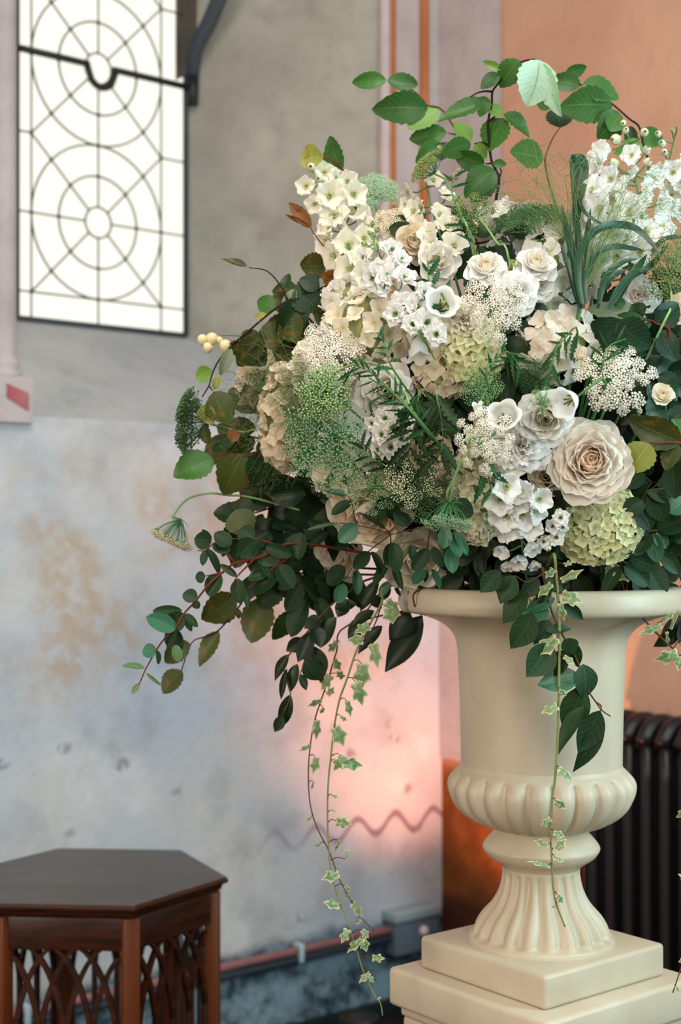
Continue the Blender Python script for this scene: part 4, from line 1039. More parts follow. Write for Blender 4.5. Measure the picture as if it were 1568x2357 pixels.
sprig('eucalyptus_branch', 'eucalyptus spray hanging in front of the cream roses above the rim', 'branch',
 [[(1010, 1190), (974, 1212), (935, 1222), (899, 1231)], [(899, 1231), (860, 1217), (821, 1210), (777, 1204), (757, 1220)], [(899, 1231), (856, 1263), (818, 1298), (792, 1336)], [(899, 1231), (902, 1279), (906, 1323), (898, 1340)], [(974, 1240), (949, 1247), (925, 1250)], [(990, 1220), (984, 1263), (981, 1312)], [(899, 1231), (888, 1218), (860, 1202)], [(1040, 1200), (1042, 1225), (1035, 1260)], [(821, 1210), (810, 1160), (802, 1141)]],
 [(821, 1207, 781, 1248, 36, 'euclit'), (802, 1141, 751, 1127, 16, 'euclit'), (810, 1154, 763, 1186, 24), (756, 1223, 712, 1259, 24), (777, 1204, 705, 1219, 9, 'young'), (764, 1212, 791, 1228, 28), (802, 1248, 767, 1261, 20), (859, 1202, 878, 1159, 36), (888, 1218, 830, 1180, 12),
  (795, 1304, 750, 1344, 40), (791, 1342, 777, 1389, 28, 'euclit'), (820, 1312, 828, 1367, 22, 'euclit'), (850, 1269, 815, 1310, 28), (855, 1269, 880, 1320, 17), (902, 1250, 889, 1304, 28), (906, 1248, 918, 1318, 34), (895, 1295, 858, 1350, 22), (906, 1295, 925, 1358, 17), (898, 1338, 874, 1374, 20, 'euclit'), (910, 1342, 921, 1373, 9),
  (945, 1253, 955, 1295, 18), (984, 1263, 950, 1313, 32), (981, 1312, 952, 1346, 28, 'euclit'), (993, 1309, 1019, 1354, 15, 'euclit'), (995, 1259, 1022, 1306, 24), (1025, 1212, 1022, 1262, 30, 'euclit'), (1038, 1224, 1057, 1285, 28, 'euclit'), (1044, 1223, 1083, 1275, 22, 'euclit'), (1035, 1259, 1044, 1320, 30, 'euclit'),
  (949, 1205, 906, 1180, 28), (936, 1164, 891, 1148, 26), (1051, 1189, 1079, 1148, 42), (984, 1312, 978, 1340, 12)],
 'euc', 'euc', M_BTWIG, off=-.05, r=(.0014, .0008), seed=32)
fd = lambda x, y: D - .275 + (.0 if y < 1450 else -.012) + .03 * (x - 1280) / 150
sprig('eucalyptus_branch', 'large leaved eucalyptus branch trailing down the front of the urn', 'branch',
 [[(1250, 1310), (1258, 1360), (1271, 1408), (1293, 1457), (1315, 1492), (1337, 1541), (1355, 1590), (1373, 1617), (1386, 1635), (1406, 1649)], [(1250, 1320), (1215, 1340), (1186, 1325)], [(1258, 1360), (1227, 1390), (1215, 1361)], [(1337, 1541), (1345, 1560), (1342, 1579)], [(1373, 1617), (1384, 1625), (1382, 1640)]],
 [(1186, 1325, 1148, 1388, 50), (1151, 1313, 1106, 1364, 42), (1215, 1361, 1147, 1423, 52), (1227, 1408, 1176, 1496, 54), (1278, 1377, 1206, 1404, 36, 'euclit'), (1262, 1400, 1232, 1429, 30, 'euclit'), (1256, 1452, 1317, 1442, 22, 'euc'), (1294, 1391, 1345, 1428, 26), (1266, 1428, 1231, 1482, 40), (1272, 1482, 1210, 1558, 60), (1307, 1499, 1256, 1552, 44), (1300, 1470, 1322, 1507, 36), (1310, 1472, 1333, 1540, 34),
  (1337, 1557, 1237, 1579, 54, 'euclit', .1), (1342, 1528, 1355, 1608, 50), (1342, 1579, 1295, 1679, 60), (1346, 1626, 1276, 1727, 38), (1382, 1635, 1329, 1732, 52), (1389, 1662, 1326, 1778, 36), (1240, 1330, 1200, 1372, 36), (1262, 1345, 1240, 1390, 30), (1258, 1330, 1295, 1370, 30)],
 'rus', 'euc', M_BTWIG, dep=fd, r=(.0022, .0009), seed=33)
sprig('eucalyptus_branch', 'round leaved eucalyptus spilling over the right of the urn rim', 'branch',
 [[(1440, 1180), (1430, 1230), (1430, 1300), (1440, 1340)], [(1560, 1130), (1520, 1125), (1490, 1131), (1478, 1160)], [(1514, 1220), (1490, 1225), (1470, 1240)], [(1430, 1290), (1500, 1330), (1527, 1345)], [(1549, 1064), (1545, 1090), (1500, 1125)]],
 [(1422, 1230, 1382, 1249, 27), (1424, 1259, 1380, 1292, 46), (1435, 1303, 1499, 1347, 44), (1428, 1303, 1388, 1366, 30), (1446, 1346, 1457, 1420, 48), (1427, 1361, 1387, 1411, 28), (1492, 1223, 1467, 1270, 38), (1505, 1227, 1516, 1295, 36, 'euclit'), (1514, 1220, 1575, 1180, 60), (1512, 1225, 1535, 1262, 30, 'euclit'), (1600, 1292, 1545, 1262, 46, 'euclit'),
  (1549, 1066, 1555, 1148, 48), (1489, 1131, 1548, 1150, 28), (1546, 1063, 1570, 1026, 42), (1527, 1345, 1575, 1374, 24), (1521, 1386, 1488, 1430, 28), (1480, 1150, 1440, 1190, 40), (1500, 1130, 1530, 1200, 50), (1440, 1240, 1490, 1270, 46), (1450, 1280, 1520, 1310, 48), (1520, 1330, 1560, 1300, 40), (1500, 1340, 1530, 1400, 30), (1470, 1170, 1500, 1220, 46), (1460, 1330, 1480, 1370, 30), (1560, 1200, 1530, 1240, 40), (1580, 1150, 1540, 1180, 44, 'euclit')],
 'euc', 'euc', M_BTWIG, off=-.015, seed=34)
sprig('trailing_ruscus', 'dark leafy trail hanging lowest at the left of the urn', 'branch',
 [[(860, 1330), (800, 1365), (761, 1394), (710, 1452), (669, 1503), (653, 1535), (669, 1598), (649, 1646)], [(710, 1452), (716, 1485), (691, 1551)]],
 [(665, 1506, 627, 1566, 24), (661, 1538, 649, 1611, 14), (685, 1528, 657, 1589, 26), (713, 1484, 739, 1572, 48), (700, 1520, 744, 1570, 40, 'euc'), (716, 1455, 685, 1525, 36), (669, 1598, 640, 1680, 30), (649, 1646, 632, 1686, 24), (770, 1426, 716, 1475, 34), (691, 1551, 705, 1590, 18), (740, 1420, 700, 1440, 30), (720, 1440, 740, 1490, 34), (700, 1470, 660, 1500, 30)],
 'rus', 'rus', M_BTWIG, dep=lambda x, y: D - .02, seed=35)
sprig('trailing_ruscus', 'dark narrow leaves below the rim before the glowing pink wall', 'branch',
 [[(930, 1330), (880, 1360), (840, 1410), (800, 1440)], [(880, 1360), (870, 1420), (840, 1480)]],
 [(862, 1405, 812, 1444, 26), (775, 1420, 722, 1486, 34), (872, 1335, 825, 1406, 30), (880, 1440, 822, 1500, 28), (800, 1380, 778, 1422, 32), (850, 1370, 880, 1400, 24), (830, 1420, 800, 1470, 26), (900, 1350, 870, 1380, 30), (820, 1390, 770, 1400, 26), (845, 1460, 815, 1440, 20)],
 'rus', 'rus', M_BTWIG, dep=lambda x, y: D - .03, seed=36)
sprig('trailing_ruscus', 'pair of large dark leaves under the left of the urn rim', 'branch',
 [[(960, 1360), (955, 1395), (968, 1416)]], [(973, 1416, 882, 1547, 58, 'rus', .1), (945, 1410, 898, 1471, 46, 'rus', -.1)], 'rus', 'rus', M_BTWIG, dep=lambda x, y: D - .02 if y > 1400 else D - .10, seed=37)
# loose fillers of dark foliage between the flowers
def filler(label, cx, cy, rx, ry, n, shape, mk, off, seed, size, twig=M_BTWIG, nm='foliage_spray', down=0.3):
    rng = random.Random(seed); dp = lambda x, y: surf(x, y) + off
    c0 = P(cx, cy, dp(cx, cy) + .03); th = thing(nm, label, 'foliage', c0)
    nt = max(3, n // 5)
    for t_ in range(nt):
        a = 2 * PI * t_ / nt + rng.uniform(-.4, .4); ex, ey = cx + rx * cos(a), cy + ry * sin(a)
        pts = [c0, P((cx + ex) / 2, (cy + ey) / 2, dp((cx + ex) / 2, (cy + ey) / 2)), P(ex, ey, dp(ex, ey))]
        tube('twig', pts, .0016, .0009, twig, th, 4, 3)
        for q in range(n // nt):
            u = (q + .6) / (n // nt); bx, by = cx + (ex - cx) * u + rng.uniform(-12, 12), cy + (ey - cy) * u + rng.uniform(-12, 12)
            aa = a + (1 if q % 2 else -1) * rng.uniform(.5, 1.1); s = size * rng.uniform(.75, 1.25)
            px_leaf(th, shape, mk, (bx, by, bx + s * cos(aa), by + s * (sin(aa) + down), s * rng.uniform(.5, .66)), lambda x, y: dp(x, y) + rng.uniform(-.012, .02), rng)
    tube('stem', [c0, FOAM + (c0 - FOAM) * .5], .002, .002, twig, th, 5, 1)
    return th
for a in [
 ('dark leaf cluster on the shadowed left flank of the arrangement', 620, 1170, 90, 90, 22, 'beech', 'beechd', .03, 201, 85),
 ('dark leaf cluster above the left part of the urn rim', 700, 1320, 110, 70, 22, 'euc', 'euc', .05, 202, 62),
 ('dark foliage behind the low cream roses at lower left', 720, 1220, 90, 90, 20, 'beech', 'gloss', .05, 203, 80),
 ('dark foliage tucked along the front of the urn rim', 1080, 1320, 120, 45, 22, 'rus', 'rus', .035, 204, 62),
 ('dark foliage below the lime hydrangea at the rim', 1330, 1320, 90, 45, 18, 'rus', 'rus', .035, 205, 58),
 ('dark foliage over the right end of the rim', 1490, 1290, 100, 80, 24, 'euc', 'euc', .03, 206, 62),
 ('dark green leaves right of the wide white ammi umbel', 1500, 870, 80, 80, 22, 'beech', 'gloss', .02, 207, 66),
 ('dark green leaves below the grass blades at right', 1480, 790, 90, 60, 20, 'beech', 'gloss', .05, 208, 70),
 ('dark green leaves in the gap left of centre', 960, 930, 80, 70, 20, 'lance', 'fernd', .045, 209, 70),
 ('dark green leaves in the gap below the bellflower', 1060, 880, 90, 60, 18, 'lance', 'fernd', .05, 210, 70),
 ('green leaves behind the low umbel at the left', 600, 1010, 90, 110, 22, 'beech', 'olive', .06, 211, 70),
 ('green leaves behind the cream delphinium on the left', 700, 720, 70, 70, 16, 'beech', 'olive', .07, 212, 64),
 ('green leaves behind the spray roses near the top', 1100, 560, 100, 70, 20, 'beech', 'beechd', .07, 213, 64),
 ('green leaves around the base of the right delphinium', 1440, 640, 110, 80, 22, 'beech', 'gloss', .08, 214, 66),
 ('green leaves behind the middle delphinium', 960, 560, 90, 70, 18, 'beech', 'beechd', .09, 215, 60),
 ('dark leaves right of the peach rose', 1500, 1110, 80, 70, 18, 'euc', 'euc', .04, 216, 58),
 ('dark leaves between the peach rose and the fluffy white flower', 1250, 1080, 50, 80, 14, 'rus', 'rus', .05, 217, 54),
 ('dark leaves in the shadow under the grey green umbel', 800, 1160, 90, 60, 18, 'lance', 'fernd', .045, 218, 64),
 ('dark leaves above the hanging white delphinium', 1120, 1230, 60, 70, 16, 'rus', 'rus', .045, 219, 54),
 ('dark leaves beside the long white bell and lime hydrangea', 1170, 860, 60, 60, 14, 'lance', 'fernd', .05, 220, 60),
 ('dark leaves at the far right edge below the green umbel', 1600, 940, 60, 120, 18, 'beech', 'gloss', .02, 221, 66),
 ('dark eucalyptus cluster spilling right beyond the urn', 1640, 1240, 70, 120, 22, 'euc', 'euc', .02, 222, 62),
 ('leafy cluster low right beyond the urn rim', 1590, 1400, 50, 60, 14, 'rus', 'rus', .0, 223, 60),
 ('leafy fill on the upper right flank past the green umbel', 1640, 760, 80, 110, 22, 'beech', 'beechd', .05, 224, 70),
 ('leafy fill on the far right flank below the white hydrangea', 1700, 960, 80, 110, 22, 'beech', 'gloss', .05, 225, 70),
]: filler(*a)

# ---------------- ivy trails
def ivy(label, path, leaves, dep, seed, r=.0019, mat=M_IVYST):
    rng = random.Random(seed); pts = [P(x, y, dep(x, y)) for x, y in path]; th = thing('ivy_trail', label, 'ivy', pts[0])
    tube('stem', [FOAM + (pts[0] - FOAM) * .55] + pts, r, r * .5, mat, th, 6, 5)
    sp = smooth_path(pts, 6); stk = []
    for lf in leaves:
        bx, by, tx, ty, w = lf[:5]; d = dep(bx, by) - .006; b = P(bx, by, d); Lp = math.hypot(tx - bx, ty - by) * d / F; t = P(tx, ty, d + rng.uniform(-.3, .2) * Lp)
        q = min(sp, key=lambda p: (p - b).length)
        leaf(th, 'ivy', 'ivy', b, t, w * .92 * d / F, rng.uniform(-.5, .5), rng)
        stk.append(([b, (b + q) / 2 + V((0, 0, .004)), q], .0006, .0008))
    for pp_, r0, r1 in stk: tube('leaf_stalk', pp_, r0, r1, M_RTWIG, th, 4, 3)
    return th
ivy('longest ivy trail hanging left of the urn nearly to the pedestal foot',
 [(892, 1350), (880, 1385), (850, 1440), (820, 1500), (800, 1560), (782, 1610), (770, 1670), (762, 1740), (756, 1800), (754, 1870), (756, 1940), (762, 2000), (776, 2060), (796, 2110), (816, 2170), (838, 2240), (862, 2290), (876, 2310), (881, 2338)],
 [(897, 1400, 905, 1437, 52), (860, 1483, 868, 1540, 42), (835, 1530, 830, 1590, 50), (820, 1572, 838, 1626, 46), (800, 1615, 808, 1652, 22), (785, 1650, 800, 1660, 14), (772, 1675, 795, 1720, 44), (792, 1740, 770, 1776, 40), (790, 1757, 840, 1762, 44), (766, 1832, 780, 1835, 12), (772, 1868, 760, 1862, 8), (774, 1890, 808, 1898, 36), (782, 1935, 768, 1965, 9), (796, 1978, 802, 1945, 12), (778, 2012, 740, 2022, 34), (795, 2040, 806, 2052, 14), (780, 2085, 744, 2075, 34), (800, 2140, 786, 2172, 28), (834, 2142, 850, 2160, 22), (835, 2160, 795, 2188, 30), (836, 2162, 845, 2192, 28), (858, 2205, 886, 2206, 24), (850, 2240, 824, 2262, 20), (846, 2244, 864, 2262, 16), (876, 2296, 868, 2300, 8), (850, 1440, 815, 1455, 38), (835, 1475, 800, 1470, 36), (890, 1385, 920, 1410, 40)],
 lambda x, y: D - .08, 41)
ivy('thinner blurred ivy trail behind the longest one',
 [(800, 1440), (775, 1500), (757, 1560), (740, 1610), (724, 1660), (714, 1720), (710, 1780), (714, 1850), (730, 1905), (758, 1960), (780, 2020), (806, 2070), (830, 2110), (862, 2143)],
 [(770, 1520, 785, 1545, 30), (760, 1555, 740, 1590, 34), (740, 1612, 705, 1625, 18), (745, 1630, 738, 1645, 14), (730, 1660, 728, 1705, 28), (716, 1715, 685, 1730, 14), (728, 1745, 722, 1782, 28), (722, 1800, 716, 1820, 8), (718, 1880, 702, 1892, 10), (735, 1945, 722, 1948, 10), (795, 2060, 800, 2068, 14), (812, 2080, 838, 2110, 28), (820, 2125, 832, 2118, 12), (790, 1560, 775, 1545, 24), (755, 1600, 770, 1580, 20), (775, 1480, 752, 1500, 28)],
 lambda x, y: D + .02, 42, .0016, M_BTWIG)
ivy('ivy trail hanging straight down the middle of the urn',
 [(1275, 1275), (1280, 1320), (1285, 1380), (1288, 1450), (1287, 1550), (1286, 1650), (1283, 1720), (1278, 1790), (1270, 1850), (1267, 1900), (1270, 1970), (1273, 2030), (1281, 2080), (1292, 2110), (1301, 2133)],
 [(1295, 1335, 1345, 1310, 24), (1295, 1370, 1343, 1385, 44), (1280, 1470, 1232, 1508, 50), (1290, 1390, 1300, 1430, 24), (1300, 1512, 1325, 1530, 20), (1283, 1625, 1245, 1640, 34), (1287, 1590, 1305, 1602, 18), (1288, 1770, 1325, 1797, 26), (1280, 1845, 1305, 1862, 26), (1268, 1885, 1245, 1902, 22), (1276, 1918, 1303, 1925, 22), (1262, 1945, 1230, 1932, 20), (1280, 1955, 1305, 1930, 26), (1278, 1975, 1300, 1982, 16), (1263, 1995, 1217, 1978, 14), (1283, 2060, 1300, 2080, 22), (1280, 2085, 1268, 2090, 9), (1275, 1310, 1255, 1330, 30), (1268, 1345, 1235, 1372, 34), (1300, 1300, 1320, 1290, 20)],
 lambda x, y: D - .29, 43, .0024)
ivy('ivy trail sprawling off to the right below the rim',
 [(1440, 1370), (1470, 1410), (1500, 1445), (1530, 1475), (1560, 1505), (1590, 1560), (1600, 1650), (1598, 1760), (1590, 1900), (1592, 2050), (1582, 2180), (1564, 2240), (1549, 2285)],
 [(1520, 1440, 1468, 1460, 26), (1525, 1430, 1556, 1405, 20), (1545, 1445, 1560, 1400, 14), (1560, 1505, 1510, 1522, 42), (1570, 1515, 1560, 1545, 30), (1450, 1330, 1410, 1320, 32), (1420, 1300, 1390, 1330, 30), (1535, 1455, 1540, 1490, 12), (1575, 1470, 1570, 1500, 20), (1600, 1600, 1570, 1630, 34), (1590, 1690, 1625, 1720, 34), (1586, 1865, 1556, 1884, 26), (1590, 1950, 1620, 1965, 26), (1588, 2025, 1563, 2012, 24), (1566, 2210, 1590, 2225, 20), (1556, 2270, 1566, 2284, 12)],
 lambda x, y: D - .16, 44, .0018, M_BTWIG)

# ---------------- delphiniums and stocks
spike('delphinium', 'cream delphinium leaning out on the upper left', 'delphinium',
 [(722, 378), (745, 400), (765, 450), (785, 510), (805, 570), (830, 640)],
 [(716, 384, 17, 'b'), (703, 428, 23), (748, 396, 23), (776, 408, 21), (802, 416, 24), (760, 449, 34), (818, 445, 30), (722, 470, 22), (767, 492, 35), (811, 482, 36), (837, 497, 26), (750, 520, 26), (748, 556, 33), (795, 530, 32), (802, 561, 36), (763, 590, 32), (799, 620, 38), (840, 545, 28), (830, 590, 30), (840, 630, 30), (735, 412, 16, 'b')],
 'delph', off=-.02, seed=51)
spike('delphinium', 'tall white delphinium with round buds at upper right', 'delphinium',
 [(1438, 280), (1450, 330), (1458, 380), (1468, 440), (1478, 500), (1480, 590)],
 [(1416, 321, 22, 'b'), (1441, 299, 14, 'b'), (1435, 283, 12, 'b'), (1484, 304, 17, 'b'), (1489, 344, 19, 'b'), (1412, 376, 22, 'b'), (1492, 372, 17, 'b'), (1374, 375, 34), (1383, 345, 22), (1451, 404, 27), (1428, 435, 30), (1489, 438, 30), (1447, 484, 38), (1404, 410, 30), (1377, 478, 40), (1492, 532, 36), (1507, 410, 27), (1361, 433, 33), (1525, 473, 32), (1406, 535, 40), (1454, 355, 24), (1440, 545, 36), (1365, 400, 30), (1475, 580, 34), (1420, 590, 34), (1530, 520, 32), (1382, 600, 34), (1470, 470, 26)],
 'cool', off=-.03, seed=52)
spike('delphinium', 'delphinium tip with small buds at the right picture edge', 'delphinium',
 [(1560, 292), (1548, 340), (1538, 390), (1535, 450)],
 [(1515, 308, 14, 'b'), (1524, 330, 16, 'b'), (1530, 350, 14, 'b'), (1548, 301, 8, 'g'), (1559, 293, 7, 'g'), (1550, 395, 28), (1546, 450, 30), (1572, 420, 28), (1580, 370, 24), (1520, 395, 20), (1576, 480, 32), (1600, 440, 30)], 'cool', off=.03, seed=53)
spike('delphinium', 'blurred delphinium in the middle behind the white stock', 'delphinium',
 [(975, 400), (985, 440), (1000, 500), (1020, 560), (1040, 610)],
 [(939, 443, 24), (948, 484, 25), (965, 478, 24), (999, 411, 23), (1031, 452, 26), (964, 522, 28), (985, 535, 26), (1015, 490, 26), (1047, 560, 32), (1031, 516, 28), (1057, 395, 15, 'b'), (1012, 339, 9, 'b'), (1000, 590, 30), (930, 470, 18), (1050, 405, 16, 'b'), (990, 560, 26)], 'delph', off=.04, seed=54)
spike('delphinium', 'white delphinium hanging down over the rim', 'delphinium',
 [(1215, 1345), (1205, 1290), (1200, 1230), (1190, 1170), (1180, 1110)],
 [(1167, 1121, 33), (1200, 1132, 30), (1150, 1152, 34), (1205, 1188, 36), (1162, 1190, 36), (1245, 1150, 30), (1238, 1178, 30), (1222, 1214, 30), (1185, 1160, 32), (1157, 1236, 24, 'h', (-.5, -.4, -.6)), (1154, 1274, 25, 'h', (-.4, -.5, -.7)), (1196, 1300, 29, 'h', (.0, -.5, -.9)), (1227, 1268, 28, 'h', (.3, -.5, -.8)), (1167, 1308, 20, 'h', (-.2, -.4, -.9)), (1232, 1306, 20, 'h', (.2, -.3, -.9)), (1213, 1355, 15, 'b', (0, -.2, -1)), (1182, 1215, 30)],
 'cool', off=-.05, seed=55)
spike('stock', 'white stock with green bud tip in the upper middle', 'stock',
 [(854, 512), (862, 560), (880, 610), (910, 660), (940, 720), (970, 770)],
 [(845, 520, 10, 'g'), (858, 514, 10, 'g'), (868, 528, 11, 'g'), (850, 535, 9, 'g'), (838, 560, 12, 'g'), (872, 556, 13, 'b'), (860, 540, 10, 'g'), (904, 573, 26), (926, 595, 24), (835, 592, 24), (888, 566, 18), (856, 640, 34), (891, 634, 32), (932, 637, 32), (885, 660, 30), (905, 608, 22), (929, 704, 38), (908, 722, 30), (962, 705, 34), (980, 672, 28), (985, 740, 34), (950, 745, 28), (1005, 770, 28), (870, 610, 18)],
 'cool', off=-.055, seed=56, double=True, eyemk='green', r=.0034, twig=M_STEMP)
spike('stock', 'small white stock tip beside the lime hydrangea', 'stock',
 [(1300, 1180), (1285, 1210), (1260, 1235), (1230, 1220)], [(1291, 1192, 21), (1272, 1212, 19), (1281, 1238, 21), (1252, 1248, 19), (1296, 1215, 15), (1262, 1262, 14, 'b')], 'cool', off=-.065, seed=57, double=True, eyemk='green')
spike('stock', 'half hidden white stock in the left middle below the fern leaves', 'stock',
 [(880, 940), (890, 980), (905, 1020), (930, 1060)], [(886, 962, 27), (905, 985, 28), (878, 1000, 27), (925, 1010, 25), (855, 975, 20), (900, 1030, 28), (935, 975, 22), (870, 1035, 24)], 'white', off=.0, seed=58, double=True, eyemk='green')

# ---------------- roses and other large blooms
rose('garden_rose', 'large open peach rose right of centre', 1360, 1060, 92, -.035, (.10, .12), 48, ('peach', 'blush', 'blush'), (2, 66), 61)
rose('spray_rose', 'flat white spray rose left of the pair near the top', 1119, 612, 46, -.055, (-.10, .85), 26, ('cream', 'white', 'cool'), (4, 84), 62, group='white spray roses near the top')
rose('spray_rose', 'white spray rose tipped right beside the thin umbel stem', 1236, 604, 46, -.055, (.25, .75), 26, ('cream', 'white', 'cool'), (4, 84), 63, group='white spray roses near the top')
rose('spray_rose', 'full white spray rose below the pair near the top', 1190, 670, 48, -.075, (.05, .35), 30, ('cream', 'cool', 'cool'), (3, 78), 64, group='white spray roses near the top')
rose('spray_rose', 'pale translucent spray rose behind the full white one', 1246, 658, 34, -.03, (.3, .1), 18, ('white', 'cool', 'cool'), (10, 70), 65)
rose('rose', 'cream ruffled rose under the open bellflower', 1066, 735, 46, -.03, (-.2, .1), 30, ('cream', 'cream', 'cream'), (4, 78), 66, ruffle=True)
rose('rose', 'white cupped rose above left of the peach rose', 1256, 962, 66, -.045, (-.05, -.25), 24, ('cream', 'white', 'cool'), (8, 66), 67)
rose('lisianthus', 'fluffy white ruffled bloom above the hanging delphinium', 1195, 1025, 66, -.03, (-.2, .0), 40, ('white', 'cool', 'cool'), (5, 86), 68, ruffle=True, cat='lisianthus')
rose('rose', 'cream rose with big drooping petals above the rim left', 850, 1185, 92, .015, (-.25, -.55), 24, ('blush', 'beige', 'cream'), (6, 82), 69)
rose('rose', 'cream rose at the lower left seen from the side', 772, 1275, 64, .02, (-.85, -.4), 22, ('blush', 'cream', 'cream'), (5, 74), 70)
rose('rose', 'cream rose half hidden just above the urn rim', 960, 1292, 78, .02, (.1, -.4), 24, ('blush', 'cream', 'cream'), (5, 80), 71)
rose('rose', 'peach beige rose deep in the left middle', 985, 1040, 56, .025, (.1, -.1), 24, ('peach', 'beige', 'beige'), (5, 74), 72)
rose('rose', 'beige rose in shadow left of the pale hydrangea', 1040, 1110, 48, .03, (.1, -.2), 22, ('beige', 'beige', 'beige'), (5, 74), 73)
rose('rose', 'white open rose behind the feathery leaves left of centre', 890, 900, 62, .015, (.1, -.2), 24, ('cream', 'white', 'white'), (6, 74), 74)
rose('rose', 'soft cream rose below the blurred middle delphinium', 955, 556, 44, .05, (-.1, .3), 22, ('cream', 'beige', 'beige'), (6, 78), 75)
rose('rose', 'soft white rose between the stock and the spray roses', 1010, 600, 46, .03, (0, .3), 22, ('cream', 'white', 'white'), (6, 78), 76)
rose('rose', 'pinkish white rose tucked under the grass blades', 1470, 680, 46, .03, (.1, .1), 20, ('blush', 'cool', 'cool'), (6, 74), 77)
rose('rose', 'shadowed blush rose below left of the peach rose', 1262, 1090, 48, .03, (-.1, -.2), 22, ('beige', 'beige', 'blush'), (6, 76), 78)
rose('rose_bud', 'cream rosebud just left of the wide white umbel', 1336, 818, 24, -.045, (-.3, .9), 10, ('cream', 'cream', 'cream'), (3, 24), 79, cat='rosebud')
rose('rose_bud', 'closed green white bud under the cream rosebud', 1342, 843, 17, -.05, (-.9, .1), 8, ('bud', 'bud', 'bud'), (2, 14), 80, cat='rosebud')
rose('rose_bud', 'yellow green bud below the wide white umbel', 1365, 893, 19, -.05, (0, -1.2), 8, ('bud', 'green', 'bud'), (2, 14), 81, cat='rosebud')
rose('rose_bud', 'green striped bud between the spray roses', 1183, 612, 20, -.045, (0, 1.1), 8, ('bud', 'green', 'green'), (2, 14), 82, cat='rosebud')
rose('spray_rose', 'small cream spray rose at the right edge by the umbel', 1527, 908, 30, -.035, (.1, .6), 14, ('cream', 'cream', 'cream'), (6, 52), 83)
rose('rose_bud', 'tiny round green bud under the wide white umbel', 1472, 948, 11, -.04, (.2, .8), 7, ('green', 'green', 'bud'), (2, 12), 84, cat='rosebud')
rose('rose', 'cream open bloom at the right edge above the dark leaves', 1560, 710, 36, -.03, (-.5, .3), 10, ('cream', 'cream', 'beige'), (10, 70), 85)
bell('bellflower', 'open white bellflower facing out at centre top', 1021, 690, 44, -.085, (.15, -1, .45), 1.1, 1)
bell('bellflower', 'white bellflower nodding over the cupped rose', 1290, 932, 42, -.115, (-.75, -.55, -.35), 1.3, 2)
bell('bellflower', 'white bellflower with open mouth beside the small white umbel', 1160, 950, 42, -.055, (-.2, -1, .5), 1.2, 3)
bell('bellflower', 'long white bell hanging left of the lime hydrangea', 968, 832, 30, -.02, (.1, -.35, -1), 2.2, 4)
bell('bellflower', 'slim white bud spur above the small white umbel', 1098, 925, 15, -.05, (-.2, -.4, 1), 2.6, 5)
bell('bellflower', 'white bell tucked behind the feathery leaves', 925, 870, 30, -.02, (.4, -.6, .5), 1.4, 6)

# ---------------- hydrangeas
hydrangea('lime green hydrangea in the centre of the arrangement', 1092, 805, 66, 76, .015, 15, 'lime', 91, (0, .1))
hydrangea('lime hydrangea cone hanging below the peach rose', 1378, 1205, 98, 92, .02, 15, 'lime', 92, (.05, -.25))
hydrangea('pale hydrangea cone left of the hanging delphinium', 1098, 1135, 62, 112, .03, 15, 'palelime', 93, (-.1, -.1))
hydrangea('big soft white hydrangea left above the white lace umbel', 855, 755, 98, 78, .03, 30, 'cream', 94, (-.2, .2))
hydrangea('white hydrangea under the cream delphinium', 815, 690, 62, 48, .03, 27, 'white', 95, (-.3, .3))
hydrangea('large pale hydrangea behind the spray roses', 1285, 620, 86, 96, .06, 31, 'white', 96, (.1, .3))
hydrangea('white hydrangea behind the umbels at the top middle', 1175, 530, 70, 60, .09, 28, 'white', 97, (0, .5))
hydrangea('beige white hydrangea right of the lime one', 1282, 795, 80, 78, .025, 29, 'blush', 98, (.1, 0))
hydrangea('beige hydrangea veiled by fine grass at the left flank', 660, 960, 58, 110, .02, 27, 'beige', 99, (-.6, .1))
hydrangea('beige hydrangea peeking at the left behind the grass', 600, 880, 46, 66, .06, 25, 'beige', 100, (-.6, .2))
hydrangea('cream hydrangea behind the grey green umbel', 790, 1080, 66, 62, .035, 27, 'cream', 101, (-.3, -.1))
hydrangea('cream hydrangea below the long white bell', 1020, 865, 58, 46, .035, 24, 'beige', 102, (0, 0))
hydrangea('white hydrangea behind the white lace umbel', 745, 870, 66, 86, .045, 27, 'cream', 103, (-.4, .1))
hydrangea('pale hydrangea behind the tall right delphinium', 1400, 520, 80, 80, .07, 28, 'white', 104, (.1, .3))
hydrangea('pale hydrangea half cut off at the upper right picture edge', 1640, 620, 80, 90, .03, 30, 'white', 105, (.5, .2))
hydrangea('lime hydrangea on the far right flank of the arrangement', 1680, 1090, 80, 90, .03, 30, 'lime', 106, (.6, -.1))
hydrangea('white hydrangea behind the ruffled cream rose', 1010, 760, 56, 46, .03, 24, 'white', 107, (-.1, .1))
hydrangea('shadowed cream hydrangea left of the cupped rose', 1130, 1030, 46, 60, .04, 24, 'cream', 108, (-.1, 0))

